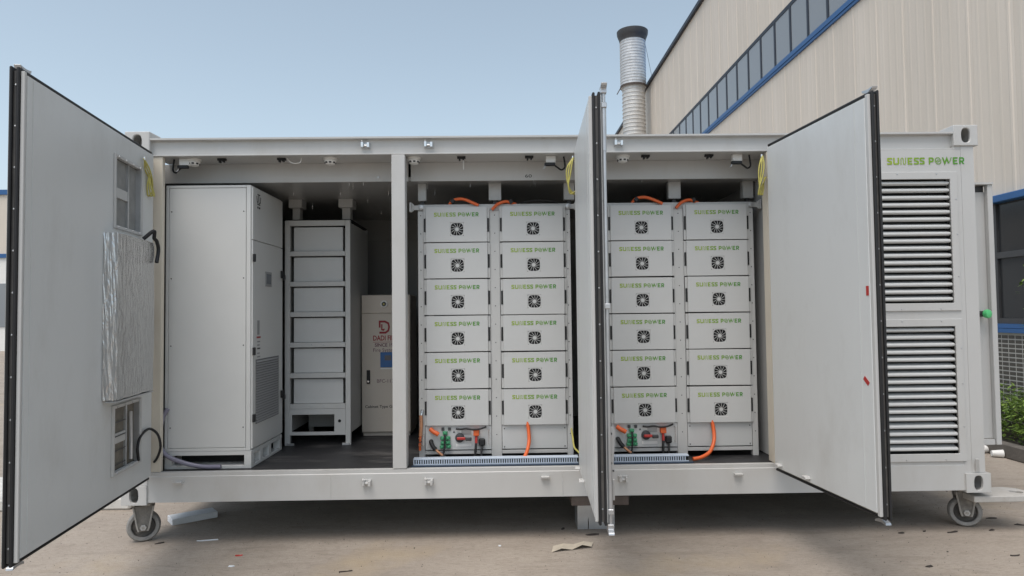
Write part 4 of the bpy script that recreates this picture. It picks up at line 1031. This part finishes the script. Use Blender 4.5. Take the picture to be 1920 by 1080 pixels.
def limit_switch(x, y, q, label):
    t = thing('door_switch', label, 'door switch', (x,y,2.63), 'door switches under the top rail')
    MB().box(x-.035,x+.035,y-.02,y+.02,2.655,2.7055).build('junction_box', WHITEP, t, bevel=.003)
    MB().box(x-.045,x+.03,y-.028,y-.002,2.632,2.654).build('switch_body', BLACK, t, bevel=.003)
    MB().tube([(x-.04,y-.015,2.632),(x-.046,y-.015,2.618),(x-.058,y-.015,2.612)], .004, 6).build('plunger', GALV, t)
    MB().tube([(x+q*.03,y-.012,2.643),(x+q*.08,y-.01,2.620),(x+q*.125,y,2.606),(x+q*.165,y+.01,2.625),(x+q*.165,y+.015,2.665),(x+q*.155,y+.015,2.7055)], .0065, 8).build('lead', BLACK, t, smooth=True)
limit_switch(.40, .085, -.55, 'door switch with curled black lead at the left jamb')
limit_switch(3.015, .10, .62, 'door switch with looped black lead left of the middle door')
limit_switch(4.365, .10, .62, 'door switch with looped black lead near the right jamb')
def clip(x, lb, m_=BLACK):
    t = MB(); t.box(x-.03,x+.03,.075,.105,2.690,2.7055); t.box(x-.018,x-.006,.07,.10,2.674,2.690); t.box(x+.008,x+.02,.07,.10,2.678,2.690)
    single('cable_clip', t, m_, lb, 'cable clip', 'black clips under the top rail', bevel=.002)
clip(.66, 'black cable clip above the power cabinet front'); clip(1.085, 'black cable clip right of the power cabinet top'); clip(2.372, 'black cable clip above the first battery column')
clip(2.86, 'black cable clip beside the door switch left of the middle door'); clip(3.70, 'black cable clip right of the middle door detector'); clip(4.16, 'black cable clip left of the right jamb door switch')
single('grey_wire', MB().tube([(1.12,.09,2.7055),(1.15,.085,2.675),(1.185,.085,2.665),(1.22,.085,2.675),(1.225,.09,2.7055)], .004, 8), WHITEP, 'small white wire loop hanging under the rail above the open rack', 'wire', smooth=True)
single('cable_tie', MB().tube([(2.385,.08,2.7055),(2.387,.078,2.66),(2.388,.078,2.61)], .0025, 6), WHITEP, 'white cable tie tail hanging above the first battery column', 'cable tie')

# earth straps
def strap(pts, label):
    t = thing('earth_strap', label, 'strap', pts[-1], 'yellow earth straps at the door hinges')
    for k in range(3):
        q = [(p[0]+(k-1)*.016*math.sin(i*1.1), p[1]-.006*k, p[2]+.006*(k-1)*(i % 2)) for i, p in enumerate(pts)]
        MB().tube(q, .0048, 8).build('strand', YELLOW, t, smooth=True)
    MB().cyl((pts[0][0],pts[0][1],pts[0][2]-.008),(pts[0][0],pts[0][1],pts[0][2]+.012), .011, n=8).build('lug', CHROME, t)
strap([(.301,-.28,2.623),(.294,-.231,2.573),(.285,-.163,2.515),(.277,-.111,2.433),(.283,-.150,2.397),(.287,-.181,2.45),(.287,-.183,2.547)], 'yellow earth strap hanging at the hinge of the leftmost door')
strap([(3.165,-.02,2.665),(3.140,-.035,2.61),(3.128,-.035,2.54),(3.130,-.03,2.46),(3.155,-.018,2.41),(3.185,-.01,2.42),(3.20,-.002,2.46)], 'yellow earth strap hanging at the hinge of the middle door')
strap([(4.502,-.02,2.665),(4.492,-.035,2.60),(4.484,-.035,2.53),(4.476,-.03,2.44),(4.482,-.018,2.39),(4.50,-.006,2.43),(4.53,.002,2.52)], 'yellow earth strap hanging at the hinge of the right door')
single('earth_wire', MB().tube([(3.155,.29,.72),(3.16,.25,.66),(3.165,.2,.60),(3.19,.15,.575),(3.21,.06,.555),(3.213,-.01,.55)], .0065, 8), YELLOW, 'yellow green earth wire at the bottom right of the left lettered rack', 'wire', smooth=True)
# loop cable and hook at the left jamb, hose behind
single('loop_cable', MB().tube([(.302,-.321,.655),(.305,-.341,.739),(.297,-.288,.805),(.276,-.14,.828),(.298,-.07,.777),(.302,-.04,.688),(.271,-.02,.612),(.240,-.002,.578)], .0085, 10, 8), BLACK, 'black loop cable between the left door and its jamb', 'cable', smooth=True)
single('cable_tail', MB().tube([(.330,-.34,2.085),(.379,-.305,2.140),(.372,-.285,2.095),(.376,-.262,2.078),(.369,-.223,2.026),(.374,-.255,1.938)], .012, 10), BLACK, 'short black cable tail poking out above the foil box by the left jamb', 'cable', smooth=True)
single('drain_hose', MB().tube([(.284,.09,.93),(.252,.085,.862),(.238,.08,.762),(.244,.078,.668),(.290,.078,.603),(.395,.08,.556),(.53,.09,.522),(.66,.09,.519)], .0155, 12), HOSE, 'violet grey hose curling along the foot of the power cabinet', 'hose', smooth=True)

# galvanised hasp plate low on the outer side of the middle door
hp = MB(); hp.prism([(.0363,.215),(.080,.215),(.086,.24),(.074,.30),(.080,.38),(.082,.47),(.070,.49),(.050,.49),(.0363,.47)], 'x', 1.118, 1.123); hp.box(1.085,1.1175,.0363,.041,.25,.44)
h_ = hp.build('hasp_plate', GALV, dB, bevel=.001, off=(0,0,0)); h_['label'] = 'galvanised hasp plate'
hs_ = MB(); hs_.box(1.112,1.124,.0662,.078,.105,.2145); hs_.build('hasp_strip', GALV, h_, bevel=.002, off=(0,0,0))
hb = MB()
for y, z, r_ in ((.062,.455,.007),(.058,.30,.009),(.072,.26,.005),(.060,.345,.004)): hb.cyl((1.1232,y,z),(1.128,y,z), r_, n=10)
hb.build('hasp_bolt', DKGREY, h_, off=(0,0,0))

# support stand under the middle of the front rail
def stand():
    t = thing('support_stand', 'galvanised box stand with brown steel crossbar under the middle door', 'stand', (3.32,.3,0))
    x0,x1,y0,y1 = 3.185,3.455,.235,.42
    b = MB().grid_plate([x0,x0+.075,x0+.081,x1],[0,.075,.2295],[(1,0)],y0,y0+.004); b.box(x0,x0+.004,y0+.0045,y1,0,.2295); b.box(x1-.004,x1,y0+.0045,y1,0,.2295); b.box(x0+.0045,x1-.0045,y1-.004,y1,0,.2295)
    b.build('box_leg', GALV, t); MB().box(x0-.065,x1+.065,.006,.36,.232,.2975).build('crossbar', RUSTY, t, bevel=.004)
stand()

# ================================================================== LITTER
M_ = Matrix.Rotation(R(38), 3, 'Z')
single('foam_block', MB().obox((.225,.63,.024), (.165,.075,.024), M_), FOAM, 'pale foam block on the ground under the left end of the container', 'block', bevel=.004)
pp = MB()
xs = [2.96,3.03,3.10,3.17,3.235]; zz = [.004,.022,.006,.030,.010]
for i, (x, z) in enumerate(zip(xs, zz)): pp.v += [(x,-.245+.02*i,z),(x+.02,-.13+.012*i,z*.6+.004)]
pp.f = [(2*i,2*i+2,2*i+3,2*i+1) for i in range(4)]
po = single('paper_scrap', pp, PAPER, 'folded brown paper scrap on the ground before the middle door', 'paper', fix=False)
so_ = po.modifiers.new('thick', 'SOLIDIFY'); so_.thickness = .0025
def chip(x, y, L_, W_, a, m_, label, cat, h=.006, grp=None):
    mb = MB(); r = random.Random(int(x*1000+y*77)); n = 7; pts = []
    for k in range(n):
        t = k*2*math.pi/n; q = r.uniform(.7,1.1); px, py = L_*q*math.cos(t), W_*q*math.sin(t)
        pts.append((x+px*math.cos(a)-py*math.sin(a), y+px*math.sin(a)+py*math.cos(a)))
    zt_ = [h*r.uniform(.3,1.6) for _ in pts]
    mb.add([(p[0],p[1],.0005) for p in pts]+[(p[0],p[1],.0005+z) for p, z in zip(pts, zt_)]+[(x,y,h*.8)], [(k,(k+1)%n,n+(k+1)%n,n+k) for k in range(n)]+[(n+k,n+(k+1)%n,2*n) for k in range(n)]+[tuple(range(n))])
    return single(name_of[cat], mb, m_, label, cat, grp)
name_of = {'leaf': 'dead_leaf', 'scrap': 'scrap', 'stick': 'twig', 'pebble': 'pebble'}
LG = 'dark dead leaves on the concrete'
for x, y, L_, W_, a, lb in ((3.27,.10,.055,.02,.1,'dark dead leaf at the foot of the box stand'),(3.08,.245,.022,.012,1,'small dark leaf left of the box stand'),(.25,.07,.035,.012,.5,'dark leaf bit right of the left caster wheel'),
    (5.44,.03,.028,.012,.3,'dark leaf bit below the right door corner'),(5.24,-.60,.028,.010,.1,'lone dark leaf in the right foreground'),(5.89,-.44,.035,.010,.2,'dark leaf bit at the far right foreground'),(6.10,.06,.03,.012,.4,'dark leaf just below the right caster wheel'),
    (5.80,.03,.05,.010,.2,'flat dark leaf scraps left of the right caster wheel'),(6.38,.165,.04,.012,-.3,'dark leaf at the right picture edge past the caster'),(6.42,.12,.025,.010,.6,'smaller dark leaf at the right picture edge past the caster'),(6.29,.33,.05,.008,.0,'thin dark leaf right of the right caster wheel'),(5.62,.06,.018,.009,.7,'tiny dark leaf in front of the louvred panel')):
    chip(x, y, L_, W_, a, LEAFD, lb, 'leaf', grp=LG)
chip(.905,-.21,.03,.006,.3,REDP,'small red plastic bit in the left foreground','scrap')
chip(.55,.11,.075,.006,.15,FOAM,'thin white strip on the ground right of the left caster','scrap')
chip(.93,-.40,.02,.012,0,FOAM,'little white crumb in the left foreground','scrap')
chip(2.62,-.10,.012,.009,.2,FOAM,'little white crumb left of the paper scrap','scrap')
chip(1.68,-.52,.05,.003,.25,LEAFD,'thin dark twig on the ground left of the paper scrap','stick')
gr = MB(); r = random.Random(21)
for k in range(1500):
    x = r.uniform(-.8,8); y = r.uniform(-1.6,1.2); s_ = r.uniform(.001,.0026)*(1.8 if r.random() < .04 else 1); a = r.uniform(0,6)
    gr.obox((x,y,s_*.5), (s_,s_*r.uniform(.4,1),s_*.5), Matrix.Rotation(a,3,'Z'))
stuff(single('grit', gr, SOIL, 'scattered dark grit specks on the concrete', 'grit', fix=False))
